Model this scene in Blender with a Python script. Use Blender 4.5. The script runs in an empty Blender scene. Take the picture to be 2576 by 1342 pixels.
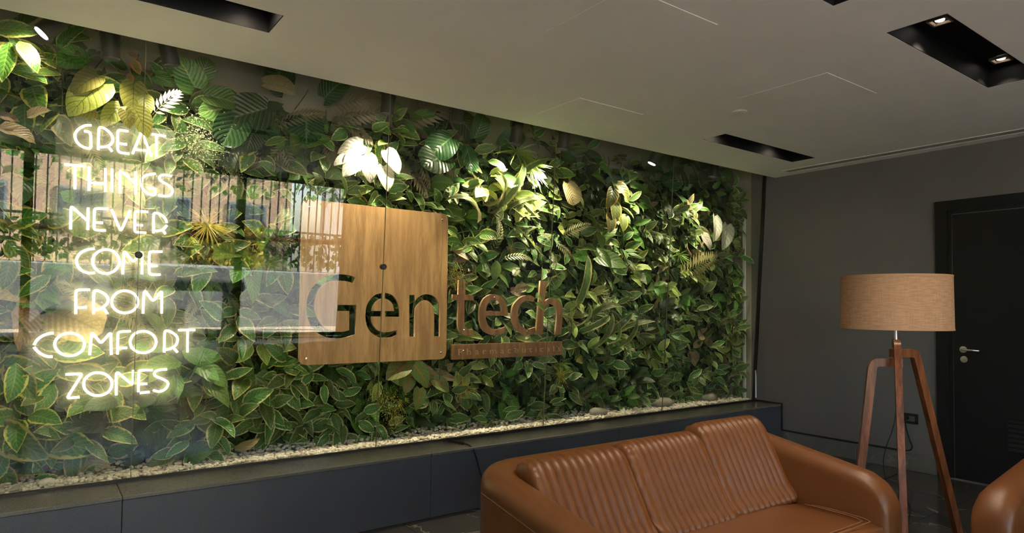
import bpy, bmesh, math, random
from mathutils import Vector, Matrix, Euler

random.seed(11)
scene = bpy.context.scene
col = scene.collection
PI = math.pi

# ------------------------------------------------------------------ camera
CAM_H = 1.34
F_PX, YAW, PITCH, ROLL, CY = 1643.7, 0.6296, 0.0324, 0.0101, 720.6
fw = Vector((math.sin(YAW) * math.cos(PITCH), math.cos(YAW) * math.cos(PITCH), math.sin(PITCH)))
rt = Vector((math.cos(YAW), -math.sin(YAW), 0))
up = rt.cross(fw)
rt, up = rt * math.cos(ROLL) + up * math.sin(ROLL), -rt * math.sin(ROLL) + up * math.cos(ROLL)
cam_data = bpy.data.cameras.new('camera')
cam = bpy.data.objects.new('camera', cam_data)
col.objects.link(cam)
M = Matrix.Identity(4)
for i in range(3):
    M[i][0], M[i][1], M[i][2] = rt[i], up[i], -fw[i]
M[0][3], M[1][3], M[2][3] = 0, 0, CAM_H
cam.matrix_world = M
cam_data.sensor_width = 36
cam_data.lens = 36 * F_PX / 2576
cam_data.shift_y = (CY - 671) / 2576
cam_data.clip_start = 0.05
scene.camera = cam

# ------------------------------------------------------------------ exposure, sky, sun
scene.view_settings.view_transform = 'Standard'
scene.view_settings.look = 'None'
scene.view_settings.exposure = 0.92
scene.view_settings.gamma = 1.0
scene.view_settings.use_curve_mapping = False

world = bpy.data.worlds.new('sky')
scene.world = world
world.use_nodes = True
wn = world.node_tree
sky = wn.nodes.new('ShaderNodeTexSky')
sky.sky_type = 'NISHITA'
sky.sun_disc = False
sky.sun_elevation = math.radians(48)
sky.sun_rotation = math.radians(60)
wn.links.new(sky.outputs[0], wn.nodes['Background'].inputs[0])
wn.nodes['Background'].inputs[1].default_value = SKY_STRENGTH = 1.9

def light(name, kind, loc, energy, color, target=None, **kw):
    d = bpy.data.lights.new(name, kind)
    d.energy = energy
    d.color = color
    for k, v in kw.items():
        setattr(d, k, v)
    o = bpy.data.objects.new(name, d)
    o.location = loc
    if target is not None:
        o.rotation_euler = (Vector(target) - Vector(loc)).to_track_quat('-Z', 'Y').to_euler()
    col.objects.link(o)
    return o

light('sun', 'SUN', (8, -2.6, 9), 74, (1.0, 0.88, 0.72), target=(0, -5.6, 1), angle=0.01)

# planter spotlights: lens position, aim point, power
SPOTS = [((-0.01, 3.925, 2.665), (-0.17, 4.15, 2.42), 17.6),
         ((0.28, 3.925, 2.605), (0.36, 4.2, 1.5), 7.92),
         ((0.56, 3.925, 2.635), (0.80, 4.2, 1.7), 21.1),
         ((1.83, 3.925, 2.600), (1.74, 4.12, 1.4), 74),
         ((2.36, 3.925, 2.640), (2.28, 4.2, 2.0), 3.52),
         ((2.87, 3.925, 2.565), (2.76, 4.2, 1.8), 80.1),
         ((3.34, 3.925, 2.600), (3.22, 4.2, 1.7), 54.9),
         ((4.38, 3.925, 2.630), (4.10, 4.2, 1.6), 54.9),
         ((5.24, 3.925, 2.620), (5.12, 4.2, 1.7), 50.3)]
SPOT_COL = (1.0, 0.86, 0.62)
# recessed ceiling downlights (x, y)
DOWN = [(-0.05, 3.15, 2.0), (0.78, 3.15, 2.0), (4.36, 3.15, 3), (5.16, 3.15, 3),
        (3.61, 1.35, 34), (4.44, 1.35, 9), (1.75, 1.33, 36), (2.58, 1.33, 42),
        (-0.05, 1.33, 8), (0.78, 1.33, 8)]
DOWN_COL = (1.0, 0.80, 0.60)

# ------------------------------------------------------------------ helpers
def tag(o, label=None, cat=None, group=None, kind=None):
    if label: o['label'] = label
    if cat: o['category'] = cat
    if group: o['group'] = group
    if kind: o['kind'] = kind
    return o

def empty(name, loc, rz=0.0):
    o = bpy.data.objects.new(name, None)
    o.location = loc
    o.rotation_euler = (0, 0, rz)
    o.empty_display_size = 0.1
    col.objects.link(o)
    return o

def put(name, me, mat=None, parent=None, loc=None, rot=None, smooth=None):
    """link a mesh (or bmesh) as one object"""
    if isinstance(me, bmesh.types.BMesh):
        b = me
        me = bpy.data.meshes.new(name)
        bmesh.ops.recalc_face_normals(b, faces=b.faces[:])
        b.to_mesh(me)
        b.free()
    if smooth:
        me.shade_smooth()
        if smooth is not True:
            me.set_sharp_from_angle(angle=math.radians(smooth))
    if mat is not None and not me.materials:
        me.materials.append(mat)
    o = bpy.data.objects.new(name, me)
    col.objects.link(o)
    if parent is not None:
        o.parent = parent
    if loc is not None: o.location = loc
    if rot is not None: o.rotation_euler = rot
    return o

def pmesh(name, verts, faces, uvs=None, mat=None, smooth=False):
    me = bpy.data.meshes.new(name)
    me.from_pydata(verts, [], faces)
    if uvs is not None:
        lay = me.uv_layers.new(name='uv')
        flat = []
        for f in faces:
            for i in f:
                flat.extend(uvs[i])
        lay.data.foreach_set('uv', flat)
    if mat is not None:
        me.materials.append(mat)
    if smooth:
        me.shade_smooth()
    me.update()
    return me

def box(b, x0, y0, z0, x1, y1, z1, bev=0.0, seg=1):
    r = bmesh.ops.create_cube(b, size=1)
    vs = r['verts']
    for v in vs:
        v.co = Vector((x0 + (v.co.x + .5) * (x1 - x0), y0 + (v.co.y + .5) * (y1 - y0), z0 + (v.co.z + .5) * (z1 - z0)))
    if bev > 0:
        es = list({e for v in vs for e in v.link_edges})
        bmesh.ops.bevel(b, geom=es, offset=bev, segments=seg, profile=0.5, affect='EDGES')
    return b

def boxm(*a, **k):
    return box(bmesh.new(), *a, **k)

def tube(b, pts, r, n=8, closed=False, caps=True):
    pts = [Vector(p) for p in pts]
    N = len(pts)
    rings = []
    prev = None
    for i, p in enumerate(pts):
        if closed:
            t = pts[(i + 1) % N] - pts[i - 1]
        else:
            t = pts[min(i + 1, N - 1)] - pts[max(i - 1, 0)]
        t.normalize()
        if prev is None:
            a = Vector((0, 0, 1)) if abs(t.z) < 0.9 else Vector((1, 0, 0))
            nrm = (a - t * a.dot(t)).normalized()
        else:
            nrm = (prev - t * prev.dot(t)).normalized()
        prev = nrm
        bn = t.cross(nrm)
        rr = r[i] if isinstance(r, (list, tuple)) else r
        rings.append([b.verts.new(p + (nrm * math.cos(2 * PI * k / n) + bn * math.sin(2 * PI * k / n)) * rr) for k in range(n)])
    for i in range(N if closed else N - 1):
        A, B = rings[i], rings[(i + 1) % N]
        for k in range(n):
            b.faces.new((A[k], A[(k + 1) % n], B[(k + 1) % n], B[k]))
    if caps and not closed:
        b.faces.new(rings[0][::-1])
        b.faces.new(rings[-1])
    return b

def lathe(b, prof, n=24, cx=0, cy=0, close=False):
    rings = []
    for r, z in prof:
        if r < 1e-6:
            rings.append([b.verts.new((cx, cy, z))])
        else:
            rings.append([b.verts.new((cx + r * math.cos(2 * PI * k / n), cy + r * math.sin(2 * PI * k / n), z)) for k in range(n)])
    m = len(rings)
    for i in range(m if close else m - 1):
        A, B = rings[i], rings[(i + 1) % m]
        for k in range(n):
            a0, a1 = A[k % len(A)], A[(k + 1) % len(A)]
            b0, b1 = B[k % len(B)], B[(k + 1) % len(B)]
            vs = []
            for v in (a0, a1, b1, b0):
                if v not in vs: vs.append(v)
            if len(vs) > 2:
                try: b.faces.new(vs)
                except ValueError: pass
    return b

def fillet(pts, r, k=5, closed=False):
    """round the interior corners of a polyline"""
    P = [Vector(p) for p in pts]
    if closed and (P[0] - P[-1]).length < 1e-6: P = P[:-1]
    n = len(P)
    out = []
    for i in range(n):
        if not closed and i in (0, n - 1):
            out.append(P[i]); continue
        a, p, c = P[i - 1], P[i], P[(i + 1) % n]
        u, v = a - p, c - p
        ru, rv = min(r, u.length * .5), min(r, v.length * .5)
        A, B = p + u.normalized() * ru, p + v.normalized() * rv
        for j in range(k + 1):
            t = j / k
            out.append(A * (1 - t) ** 2 + p * 2 * t * (1 - t) + B * t * t)
    res = []
    for q in out:
        if not res or (q - res[-1]).length > 1e-5: res.append(q)
    return res

def catmull(pts, corners=35, k=4):
    """smooth closed outline, keeping the sharp corners sharp"""
    P = [Vector(p) for p in pts]
    n = len(P)
    sharp = []
    for i in range(n):
        u, v = (P[i] - P[i - 1]).normalized(), (P[(i + 1) % n] - P[i]).normalized()
        sharp.append(math.degrees(math.acos(max(-1, min(1, u.dot(v))))) > corners)
    out = []
    for i in range(n):
        p0, p1, p2, p3 = P[i - 1], P[i], P[(i + 1) % n], P[(i + 2) % n]
        if sharp[i]: p0 = p1 - (p2 - p1)
        if sharp[(i + 1) % n]: p3 = p2 + (p2 - p1)
        if sharp[i] and sharp[(i + 1) % n]:
            out.append(p1); continue
        for j in range(k):
            t = j / k
            out.append(.5 * ((2 * p1) + (p2 - p0) * t + (2 * p0 - 5 * p1 + 4 * p2 - p3) * t * t + (3 * p1 - p0 - 3 * p2 + p3) * t ** 3))
    return out

def plate(outlines, y, thick, bevel=0.0):
    """2D outlines (x, z) filled even-odd and extruded along y -> mesh"""
    cu = bpy.data.curves.new('outline', 'CURVE')
    cu.dimensions = '2D'
    cu.fill_mode = 'BOTH'
    cu.extrude = thick / 2
    cu.bevel_depth = bevel
    cu.bevel_resolution = 0
    for ol in outlines:
        s = cu.splines.new('POLY')
        s.points.add(len(ol) - 1)
        for p, q in zip(s.points, ol):
            p.co = (q[0], q[1], 0, 1)
        s.use_cyclic_u = True
    o = bpy.data.objects.new('outline', cu)
    col.objects.link(o)
    dg = bpy.context.evaluated_depsgraph_get()
    dg.update()
    me = bpy.data.meshes.new_from_object(o.evaluated_get(dg))
    bpy.data.objects.remove(o)
    bpy.data.curves.remove(cu)
    me.transform(Matrix.Translation((0, y, 0)) @ Matrix.Rotation(PI / 2, 4, 'X'))
    return me

def text_mesh(s, size, thick, spacing=1.0):
    cu = bpy.data.curves.new('lettering', 'FONT')
    cu.body = s
    cu.size = size
    cu.extrude = thick / 2
    cu.space_character = spacing
    cu.resolution_u = 3
    o = bpy.data.objects.new('lettering', cu)
    col.objects.link(o)
    dg = bpy.context.evaluated_depsgraph_get()
    dg.update()
    me = bpy.data.meshes.new_from_object(o.evaluated_get(dg))
    bpy.data.objects.remove(o)
    bpy.data.curves.remove(cu)
    return me

# ------------------------------------------------------------------ materials
class NT:
    def __init__(self, name):
        self.m = bpy.data.materials.new(name)
        self.m.use_nodes = True
        self.t = self.m.node_tree
        self.t.nodes.clear()
        self.out = self.n('ShaderNodeOutputMaterial')
    def n(self, kind, **kw):
        x = self.t.nodes.new(kind)
        for k, v in kw.items(): setattr(x, k, v)
        return x
    def l(self, a, b):
        self.t.links.new(a, b)
    def v(self, sock, val):
        if hasattr(val, 'is_output') or isinstance(val, bpy.types.NodeSocket): self.l(val, sock)
        else: sock.default_value = val
    def math(self, op, a, b=None, c=None):
        x = self.n('ShaderNodeMath', operation=op)
        for i, q in enumerate((a, b, c)):
            if q is not None: self.v(x.inputs[i], q)
        return x.outputs[0]
    def mix(self, f, a, b, mode='MIX'):
        x = self.n('ShaderNodeMix', data_type='RGBA', blend_type=mode)
        self.v(x.inputs[0], f)
        self.v(x.inputs[6], c4(a)); self.v(x.inputs[7], c4(b))
        return x.outputs[2]
    def smooth(self, x, lo, hi):
        m = self.n('ShaderNodeMapRange', interpolation_type='SMOOTHSTEP')
        self.v(m.inputs[0], x); m.inputs[1].default_value = lo; m.inputs[2].default_value = hi
        return m.outputs[0]
    def noise(self, scale, detail=3, vec=None, rough=.55, stretch=None):
        x = self.n('ShaderNodeTexNoise')
        x.inputs['Scale'].default_value = scale
        x.inputs['Detail'].default_value = detail
        x.inputs['Roughness'].default_value = rough
        if vec is None:
            vec = self.n('ShaderNodeTexCoord').outputs['Object']
        if stretch is not None:
            mp = self.n('ShaderNodeMapping')
            mp.inputs['Scale'].default_value = stretch
            self.l(vec, mp.inputs[0]); vec = mp.outputs[0]
        self.l(vec, x.inputs['Vector'])
        return x.outputs[0]
    def pbsdf(self, color, rough=.5, metal=0.0, spec=.5, **kw):
        p = self.n('ShaderNodeBsdfPrincipled')
        self.v(p.inputs['Base Color'], c4(color))
        self.v(p.inputs['Roughness'], rough)
        p.inputs['Metallic'].default_value = metal
        p.inputs['Specular IOR Level'].default_value = spec
        for k, val in kw.items(): self.v(p.inputs[k.replace('_', ' ')], val)
        return p
    def bump(self, h, strength=.2, dist=.01):
        b = self.n('ShaderNodeBump')
        b.inputs['Strength'].default_value = strength
        b.inputs['Distance'].default_value = dist
        self.l(h, b.inputs['Height'])
        return b.outputs[0]
    def done(self, sh):
        self.l(sh.outputs[0] if hasattr(sh, 'outputs') else sh, self.out.inputs[0])
        return self.m

def c4(c):
    if isinstance(c, (tuple, list)) and len(c) == 3: return (c[0], c[1], c[2], 1)
    return c

def srgb(r, g, b):
    f = lambda x: (x / 255 / 12.92) if x / 255 <= .04045 else ((x / 255 + .055) / 1.055) ** 2.4
    return (f(r), f(g), f(b))

def plain(name, color, rough=.5, metal=0.0, spec=.5):
    t = NT(name)
    return t.done(t.pbsdf(color, rough, metal, spec))

def painted(name, color, rough=.6, var=.06, scale=3.0, bump=.03):
    t = NT(name)
    n = t.noise(scale, 4)
    c = t.mix(n, tuple(x * (1 - var) for x in color), tuple(x * (1 + var) for x in color))
    p = t.pbsdf(c, rough, spec=.3)
    t.l(t.bump(t.noise(260, 2), bump, .002), p.inputs['Normal'])
    return t.done(p)

MAT = {}
MAT['ceiling'] = painted('ceiling_paint', (.86, .81, .755), .75)
MAT['wall'] = painted('grey_wall_paint', (.150, .139, .131), .55)
MAT['wall_white'] = painted('white_wall_paint', (.78, .76, .72), .7)
MAT['planter_wall'] = painted('beige_planter_wall', (.34, .31, .235), .8)
MAT['dark_back'] = painted('dark_green_backing', (.015, .03, .012), .9)
MAT['black'] = plain('black_metal', (.012, .012, .012), .45)
MAT['black_matte'] = plain('black_matte', (.006, .006, .006), .7)
MAT['box_black'] = plain('recess_black_paint', (.0035, .0032, .003), .6)
MAT['door_black'] = painted('black_door_paint', (.008, .0083, .009), .42, .2, 6)
MAT['steel'] = plain('brushed_steel', (.62, .62, .60), .32, 1.0)
MAT['gold'] = plain('champagne_trim', (.80, .62, .40), .3, .6)
MAT['screw'] = plain('chrome_screw', (.7, .68, .64), .22, 1.0)
MAT['rod'] = plain('satin_steel_rod', (.60, .60, .62), .3, .9)
MAT['white_seal'] = plain('white_silicone', (.7, .7, .68), .5)
MAT['fixture'] = plain('spotlight_black', (.018, .017, .015), .5)
MAT['socket_insert'] = plain('socket_insert', (.10, .09, .07), .5)
MAT['grille'] = plain('diffuser_grey', (.30, .29, .26), .5)

def emit(name, color, strength):
    t = NT(name)
    e = t.n('ShaderNodeEmission')
    e.inputs[0].default_value = c4(color)
    e.inputs[1].default_value = strength
    return t.done(e)
MAT['neon'] = emit('neon_light', (1.0, .82, .46), 6.5)
MAT['lens'] = emit('spotlight_lens', (1.0, .93, .82), 4.0)
MAT['lens_dim'] = plain('unlit_lens', (.25, .22, .18), .15)
MAT['led'] = emit('downlight_led', (1.0, .95, .9), 5.0)

def glass(name, tint, gain, rough=0.0):
    t = NT(name)
    fr = t.n('ShaderNodeFresnel'); fr.inputs[0].default_value = 1.5
    geo = t.n('ShaderNodeNewGeometry')
    front = t.math('SUBTRACT', 1.0, geo.outputs['Backfacing'])
    f = t.math('MULTIPLY', t.math('MULTIPLY', fr.outputs[0], gain), front)
    f = t.math('MINIMUM', f, 1.0)
    tr = t.n('ShaderNodeBsdfTransparent'); tr.inputs[0].default_value = c4(tint)
    gl = t.n('ShaderNodeBsdfGlossy'); gl.inputs['Roughness'].default_value = rough
    mx = t.n('ShaderNodeMixShader')
    t.l(f, mx.inputs[0]); t.l(tr.outputs[0], mx.inputs[1]); t.l(gl.outputs[0], mx.inputs[2])
    return t.done(mx)
MAT['glass'] = glass('clear_glass', (.97, .985, .965), 1.5)
MAT['window_glass'] = glass('window_glass', (.95, .97, .97), 1.5)

def acrylic():
    t = NT('clear_acrylic')
    tr = t.n('ShaderNodeBsdfTransparent'); tr.inputs[0].default_value = (1, 1, 1, 1)
    d = t.n('ShaderNodeBsdfDiffuse'); d.inputs[0].default_value = (.9, .9, .86, 1)
    tl = t.n('ShaderNodeBsdfTranslucent'); tl.inputs[0].default_value = (.9, .9, .86, 1)
    a = t.n('ShaderNodeAddShader'); t.l(d.outputs[0], a.inputs[0]); t.l(tl.outputs[0], a.inputs[1])
    mx = t.n('ShaderNodeMixShader'); mx.inputs[0].default_value = .06
    t.l(tr.outputs[0], mx.inputs[1]); t.l(a.outputs[0], mx.inputs[2])
    return t.done(mx)
MAT['acrylic'] = acrylic()

def wood(name, c0, c1, stretch, rough=.45, scale=6):
    t = NT(name)
    n = t.noise(scale, 6, stretch=stretch, rough=.6)
    n2 = t.noise(scale * 6, 3, stretch=stretch)
    k = t.math('ADD', t.math('MULTIPLY', n, .75), t.math('MULTIPLY', n2, .25))
    k = t.smooth(k, .36, .64)
    c = t.mix(k, c0, c1)
    big = t.noise(1.3, 2, stretch=stretch)
    c = t.mix(t.smooth(big, .35, .7), c, t.mix(.5, c, c0))
    p = t.pbsdf(c, rough, spec=.35)
    t.l(t.bump(n2, .08, .003), p.inputs['Normal'])
    return t.done(p)
MAT['sign_wood'] = wood('sign_wood', (.33, .185, .075), (.55, .33, .145), (5.5, 5.5, .55), .5)
MAT['sign_edge'] = plain('cut_wood_edge', (.62, .42, .22), .6)
MAT['letter_wood'] = wood('letter_wood', (.17, .085, .035), (.30, .155, .065), (6, 6, .6), .5)
MAT['lamp_wood'] = wood('red_brown_lamp_wood', (.11, .033, .010), (.30, .105, .036), (6, 6, .7), .35)
MAT['engrave'] = plain('engraved_line', (.42, .27, .14), .6)

def granite(name, c0, c1, speck, rough):
    t = NT(name)
    n = t.noise(300, 2, rough=.8)
    n1 = t.noise(620, 2, rough=.8)
    c = t.mix(t.smooth(n, .38, .62), c0, c1)
    c = t.mix(t.math('MULTIPLY', t.smooth(n1, .62, .72), .8), c, speck)
    big = t.noise(4, 3)
    c = t.mix(t.math('MULTIPLY', big, .25), c, tuple(x * .5 for x in c0))
    p = t.pbsdf(c, rough, spec=.5)
    return t.done(p)
MAT['granite'] = granite('dark_granite', (.040, .044, .054), (.098, .106, .128), (.20, .21, .23), .38)
MAT['granite_top'] = granite('polished_granite_top', (.105, .10, .085), (.18, .17, .145), (.3, .29, .26), .24)

def marble(name, c0, c1, vein, rough):
    t = NT(name)
    tc = t.n('ShaderNodeTexCoord').outputs['Object']
    n = t.noise(3.5, 6, vec=tc)
    w = t.n('ShaderNodeTexNoise'); w.inputs['Scale'].default_value = 1.6; w.inputs['Detail'].default_value = 8
    w.inputs['Distortion'].default_value = 1.2
    t.l(tc, w.inputs['Vector'])
    ridge = t.math('ABSOLUTE', t.math('SUBTRACT', w.outputs[0], .5))
    vm = t.math('SUBTRACT', 1.0, t.smooth(ridge, 0.0, .012))
    c = t.mix(n, c0, c1)
    c = t.mix(t.math('MULTIPLY', vm, .45), c, vein)
    return t.done(t.pbsdf(c, rough, spec=.5))
MAT['tile'] = marble('dark_marble_tile', (.028, .027, .025), (.065, .062, .056), (.28, .26, .23), .13)
MAT['skirting'] = marble('marble_skirting', (.085, .082, .072), (.16, .155, .14), (.3, .28, .25), .3)
MAT['grout'] = plain('grout', (.09, .085, .075), .8)

def leather():
    t = NT('tan_leather')
    n = t.noise(9, 3)
    c = t.mix(n, (.110, .037, .0095), (.150, .054, .0145))
    p = t.pbsdf(c, .38, spec=.42)
    vor = t.n('ShaderNodeTexVoronoi'); vor.inputs['Scale'].default_value = 420
    t.l(t.n('ShaderNodeTexCoord').outputs['Object'], vor.inputs['Vector'])
    t.l(t.bump(vor.outputs[0], .12, .002), p.inputs['Normal'])
    return t.done(p)
MAT['leather'] = leather()
MAT['stitch'] = plain('pale_thread', (.24, .11, .04), .7)

def linen():
    t = NT('linen_shade')
    tc = t.n('ShaderNodeTexCoord').outputs['UV']
    h = t.noise(1.0, 3, vec=tc, stretch=(30, 260, 1))
    v = t.noise(1.0, 3, vec=tc, stretch=(700, 14, 1))
    slub = t.smooth(t.noise(1.0, 2, vec=tc, stretch=(46, 150, 1)), .72, .78)
    k = t.math('ADD', t.math('MULTIPLY', h, .6), t.math('MULTIPLY', v, .4))
    c = t.mix(t.smooth(k, .35, .65), (.52, .31, .18), (.68, .44, .27))
    c = t.mix(slub, c, (.85, .66, .45))
    p = t.pbsdf(c, .9, spec=.1)
    tl = t.n('ShaderNodeBsdfTranslucent'); t.l(c, tl.inputs[0])
    mx = t.n('ShaderNodeMixShader'); mx.inputs[0].default_value = .3
    t.l(p.outputs[0], mx.inputs[1]); t.l(tl.outputs[0], mx.inputs[2])
    return t.done(mx)
MAT['linen'] = linen()

def pebble():
    t = NT('cream_pebble')
    oi = t.noise(18, 2)
    c = t.mix(t.smooth(oi, .3, .7), (.50, .44, .34), (.78, .72, .60))
    return t.done(t.pbsdf(c, .75, spec=.2))
MAT['pebble'] = pebble()
MAT['rock'] = painted('grey_rock', (.26, .24, .19), .8, .35, 9, .3)

def leafmat(name, base, base2, edge=None, ew=.8, vein=None, vn=9, vk=2.2, vs=.5, vw=.25, under=(.30, .24, .14),
            rough=.38, blotch=None, trans=.22, bump=.35, midw=.05):
    """leaf colour by UV: u across the blade, v along it"""
    t = NT(name)
    uv = t.n('ShaderNodeSeparateXYZ')
    t.l(t.n('ShaderNodeTexCoord').outputs['UV'], uv.inputs[0])
    u, v = uv.outputs[0], uv.outputs[1]
    a = t.math('ABSOLUTE', t.math('MULTIPLY_ADD', u, 2.0, -1.0))
    oi = t.n('ShaderNodeObjectInfo')
    rnd = oi.outputs['Random']
    n = t.noise(24, 3)
    c = t.mix(t.smooth(n, .3, .7), base, base2)
    ph = t.math('SUBTRACT', t.math('MULTIPLY', v, float(vn)), t.math('MULTIPLY', a, vk))
    tri = t.math('PINGPONG', ph, .5)
    vm = t.math('SUBTRACT', 1.0, t.smooth(tri, 0.0, vw))
    mid = t.math('SUBTRACT', 1.0, t.smooth(a, 0.0, midw * 2))
    if vein is not None:
        c = t.mix(t.math('MULTIPLY', vm, vs), c, vein)
        c = t.mix(t.math('MULTIPLY', mid, min(1, vs * 1.6)), c, vein)
    if blotch is not None:
        c = t.mix(t.smooth(t.noise(30, 4), .52, .6), c, blotch)
    if edge is not None:
        wob = t.math('MULTIPLY_ADD', t.noise(14, 4), .70, -.35)
        em = t.smooth(t.math('ADD', a, wob), ew - .07, ew + .07)
        tip = t.smooth(v, .93, .98)
        c = t.mix(t.math('MAXIMUM', em, tip), c, edge)
    hs = t.n('ShaderNodeHueSaturation')
    t.l(t.math('MULTIPLY_ADD', rnd, .05, .475), hs.inputs['Hue'])
    t.l(t.math('MULTIPLY_ADD', rnd, .8, .85), hs.inputs['Value'])
    t.l(c, hs.inputs['Color'])
    geo = t.n('ShaderNodeNewGeometry')
    cc = t.mix(t.math('MULTIPLY', geo.outputs['Backfacing'], .8), hs.outputs[0], under)
    p = t.pbsdf(cc, rough, spec=.45)
    if bump:
        hgt = t.math('ADD', t.math('MULTIPLY', tri, 1.0), t.math('MULTIPLY', t.smooth(a, 0, .2), .4))
        t.l(t.bump(hgt, bump, .006), p.inputs['Normal'])
    tl = t.n('ShaderNodeBsdfTranslucent'); t.l(cc, tl.inputs[0])
    mx = t.n('ShaderNodeMixShader'); mx.inputs[0].default_value = trans
    t.l(p.outputs[0], mx.inputs[1]); t.l(tl.outputs[0], mx.inputs[2])
    return t.done(mx)

LM = {
 'cream': leafmat('cream_edged_leaf', (.040, .105, .022), (.085, .185, .040), edge=(.44, .42, .20), ew=.81, vein=(.20, .30, .10), vs=.35),
 'yellow': leafmat('yellow_edged_leaf', (.035, .10, .015), (.07, .17, .025), edge=(.40, .38, .09), ew=.80, vein=(.22, .30, .05), vs=.4),
 'green': leafmat('bright_green_leaf', (.055, .135, .018), (.10, .20, .030), vein=(.18, .32, .08), vs=.4, vn=7),
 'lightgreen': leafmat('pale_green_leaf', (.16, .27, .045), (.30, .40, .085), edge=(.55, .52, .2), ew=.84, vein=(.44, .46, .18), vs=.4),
 'dark': leafmat('dark_green_leaf', (.016, .042, .011), (.030, .070, .018), vein=(.07, .13, .04), vs=.4, vn=8),
 'ribbed': leafmat('ribbed_round_leaf', (.016, .052, .014), (.032, .088, .024), vein=(.17, .26, .11), vs=.42, vn=8, vk=3.2, vw=.16, rough=.25, bump=.8),
 'ribbed_light': leafmat('ribbed_mid_green_leaf', (.06, .155, .03), (.10, .22, .05), vein=(.34, .40, .16), vs=.5, vn=8, vk=3.0, vw=.16, rough=.3, bump=.7),
 'tan': leafmat('tan_leaf', (.23, .165, .085), (.33, .25, .135), vein=(.16, .13, .06), vs=.4, vn=9, vk=3.0, under=(.36, .27, .17), bump=.7),
 'lime': leafmat('lime_dark_veined_leaf', (.21, .225, .035), (.29, .28, .06), vein=(.03, .06, .008), vs=.85, vn=7, vk=2.0, vw=.11, under=(.40, .36, .14), midw=.02, trans=.35),
 'white': leafmat('white_caladium_leaf', (.40, .385, .31), (.50, .48, .40), edge=(.30, .38, .14), ew=.95, vein=(.035, .085, .02), vs=.8, vn=6, vk=1.8, vw=.09, under=(.6, .55, .42), midw=.03),
 'redvein': leafmat('red_veined_leaf', (.10, .17, .04), (.17, .24, .07), vein=(.50, .075, .03), vs=.7, vn=5, vk=1.8, vw=.10, under=(.22, .12, .07)),
 'orange': leafmat('orange_edged_leaf', (.09, .14, .03), (.16, .18, .04), edge=(.42, .10, .025), ew=.6, vein=(.35, .11, .03), vs=.4, under=(.36, .11, .04)),
 'gold': leafmat('gold_edged_leaf', (.065, .105, .025), (.12, .15, .04), edge=(.66, .44, .055), ew=.86, vein=(.26, .24, .06), vs=.4, vn=6),
 'strap': leafmat('striped_strap_leaf', (.05, .10, .025), (.085, .145, .04), edge=(.30, .28, .10), ew=.72, vein=(.2, .22, .09), vs=.35, vn=1, vk=7, vw=.3, under=(.28, .22, .12), bump=.3),
 'frond': leafmat('palm_frond', (.060, .125, .028), (.11, .18, .045), vein=None, under=(.20, .18, .09), bump=0),
 'frond_tan': leafmat('dry_palm_frond', (.19, .15, .075), (.27, .22, .12), vein=None, under=(.24, .19, .11), bump=0),
 'frond_lime': leafmat('lime_palm_frond', (.18, .26, .055), (.30, .36, .10), vein=None, under=(.3, .28, .12), bump=0),
 'grass': leafmat('grass_blade', (.13, .27, .035), (.24, .38, .065), vein=None, under=(.2, .3, .08), bump=0),
 'spray': leafmat('pale_flower_spray', (.36, .40, .21), (.60, .60, .40), vein=None, under=(.4, .42, .25), bump=0),
 'sprayyellow': leafmat('yellow_flower_spray', (.34, .30, .045), (.55, .44, .07), vein=None, under=(.3, .26, .06), bump=0),
 'palewhite': leafmat('pale_split_leaf', (.55, .53, .38), (.70, .67, .50), vein=None, under=(.55, .5, .38), bump=0),
 'moss': leafmat('moss_leaf', (.022, .055, .013), (.045, .095, .022), vein=None, under=(.02, .04, .015), bump=0, trans=.1),
}
MAT['stem'] = plain('plant_stem', (.06, .10, .03), .6)
MAT['joint'] = plain('glass_joint_silicone', (.16, .15, .08), .4)
# ------------------------------------------------------------------ room shell
CEIL = 2.675
RW = 6.0                 # right wall plane
LW = -3.2                # left wall plane
BW = -3.0                # window wall plane
FRONT = 3.68             # face of the granite plinth
GB = 3.985               # foot of the leaning glass
LEAN = math.tan(0.0584)
def gy(z): return GB - (z - .41) * LEAN      # glass plane
BACK = 4.40              # planter back panel

def struct(name, b, mat, parent=None, **k):
    o = put(name, b, mat, parent, **k)
    if parent is None: o['kind'] = 'structure'
    return o

# floor: screed with marble tiles laid on it as parts
floor = struct('floor', boxm(LW, BW, -.12, RW, 4.6, -.012), MAT['grout'])
TS, GAP = .9, .003
tm = boxm(GAP / 2, GAP / 2, -.012, TS - GAP / 2, TS - GAP / 2, 0, .0012)
tile_me = None
x = 1.86 - 6 * TS
while x < RW - .01:
    y = FRONT - 8 * TS
    while y < FRONT - .01:
        x0, x1, y0, y1 = max(x, LW), min(x + TS, RW), max(y, BW), min(y + TS, FRONT)
        if x1 - x0 > .02 and y1 - y0 > .02:
            if x1 - x0 > TS - .001 and y1 - y0 > TS - .001:
                if tile_me is None:
                    t_ = put('tile', tm, MAT['tile'], floor, loc=(x, y, 0)); tile_me = t_.data
                else:
                    put('tile', tile_me, None, floor, loc=(x, y, 0))
            else:
                put('tile', boxm(x0 + GAP / 2, y0 + GAP / 2, -.012, x1 - GAP / 2, y1 - GAP / 2, 0), MAT['tile'], floor)
        y += TS
    x += TS

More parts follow.
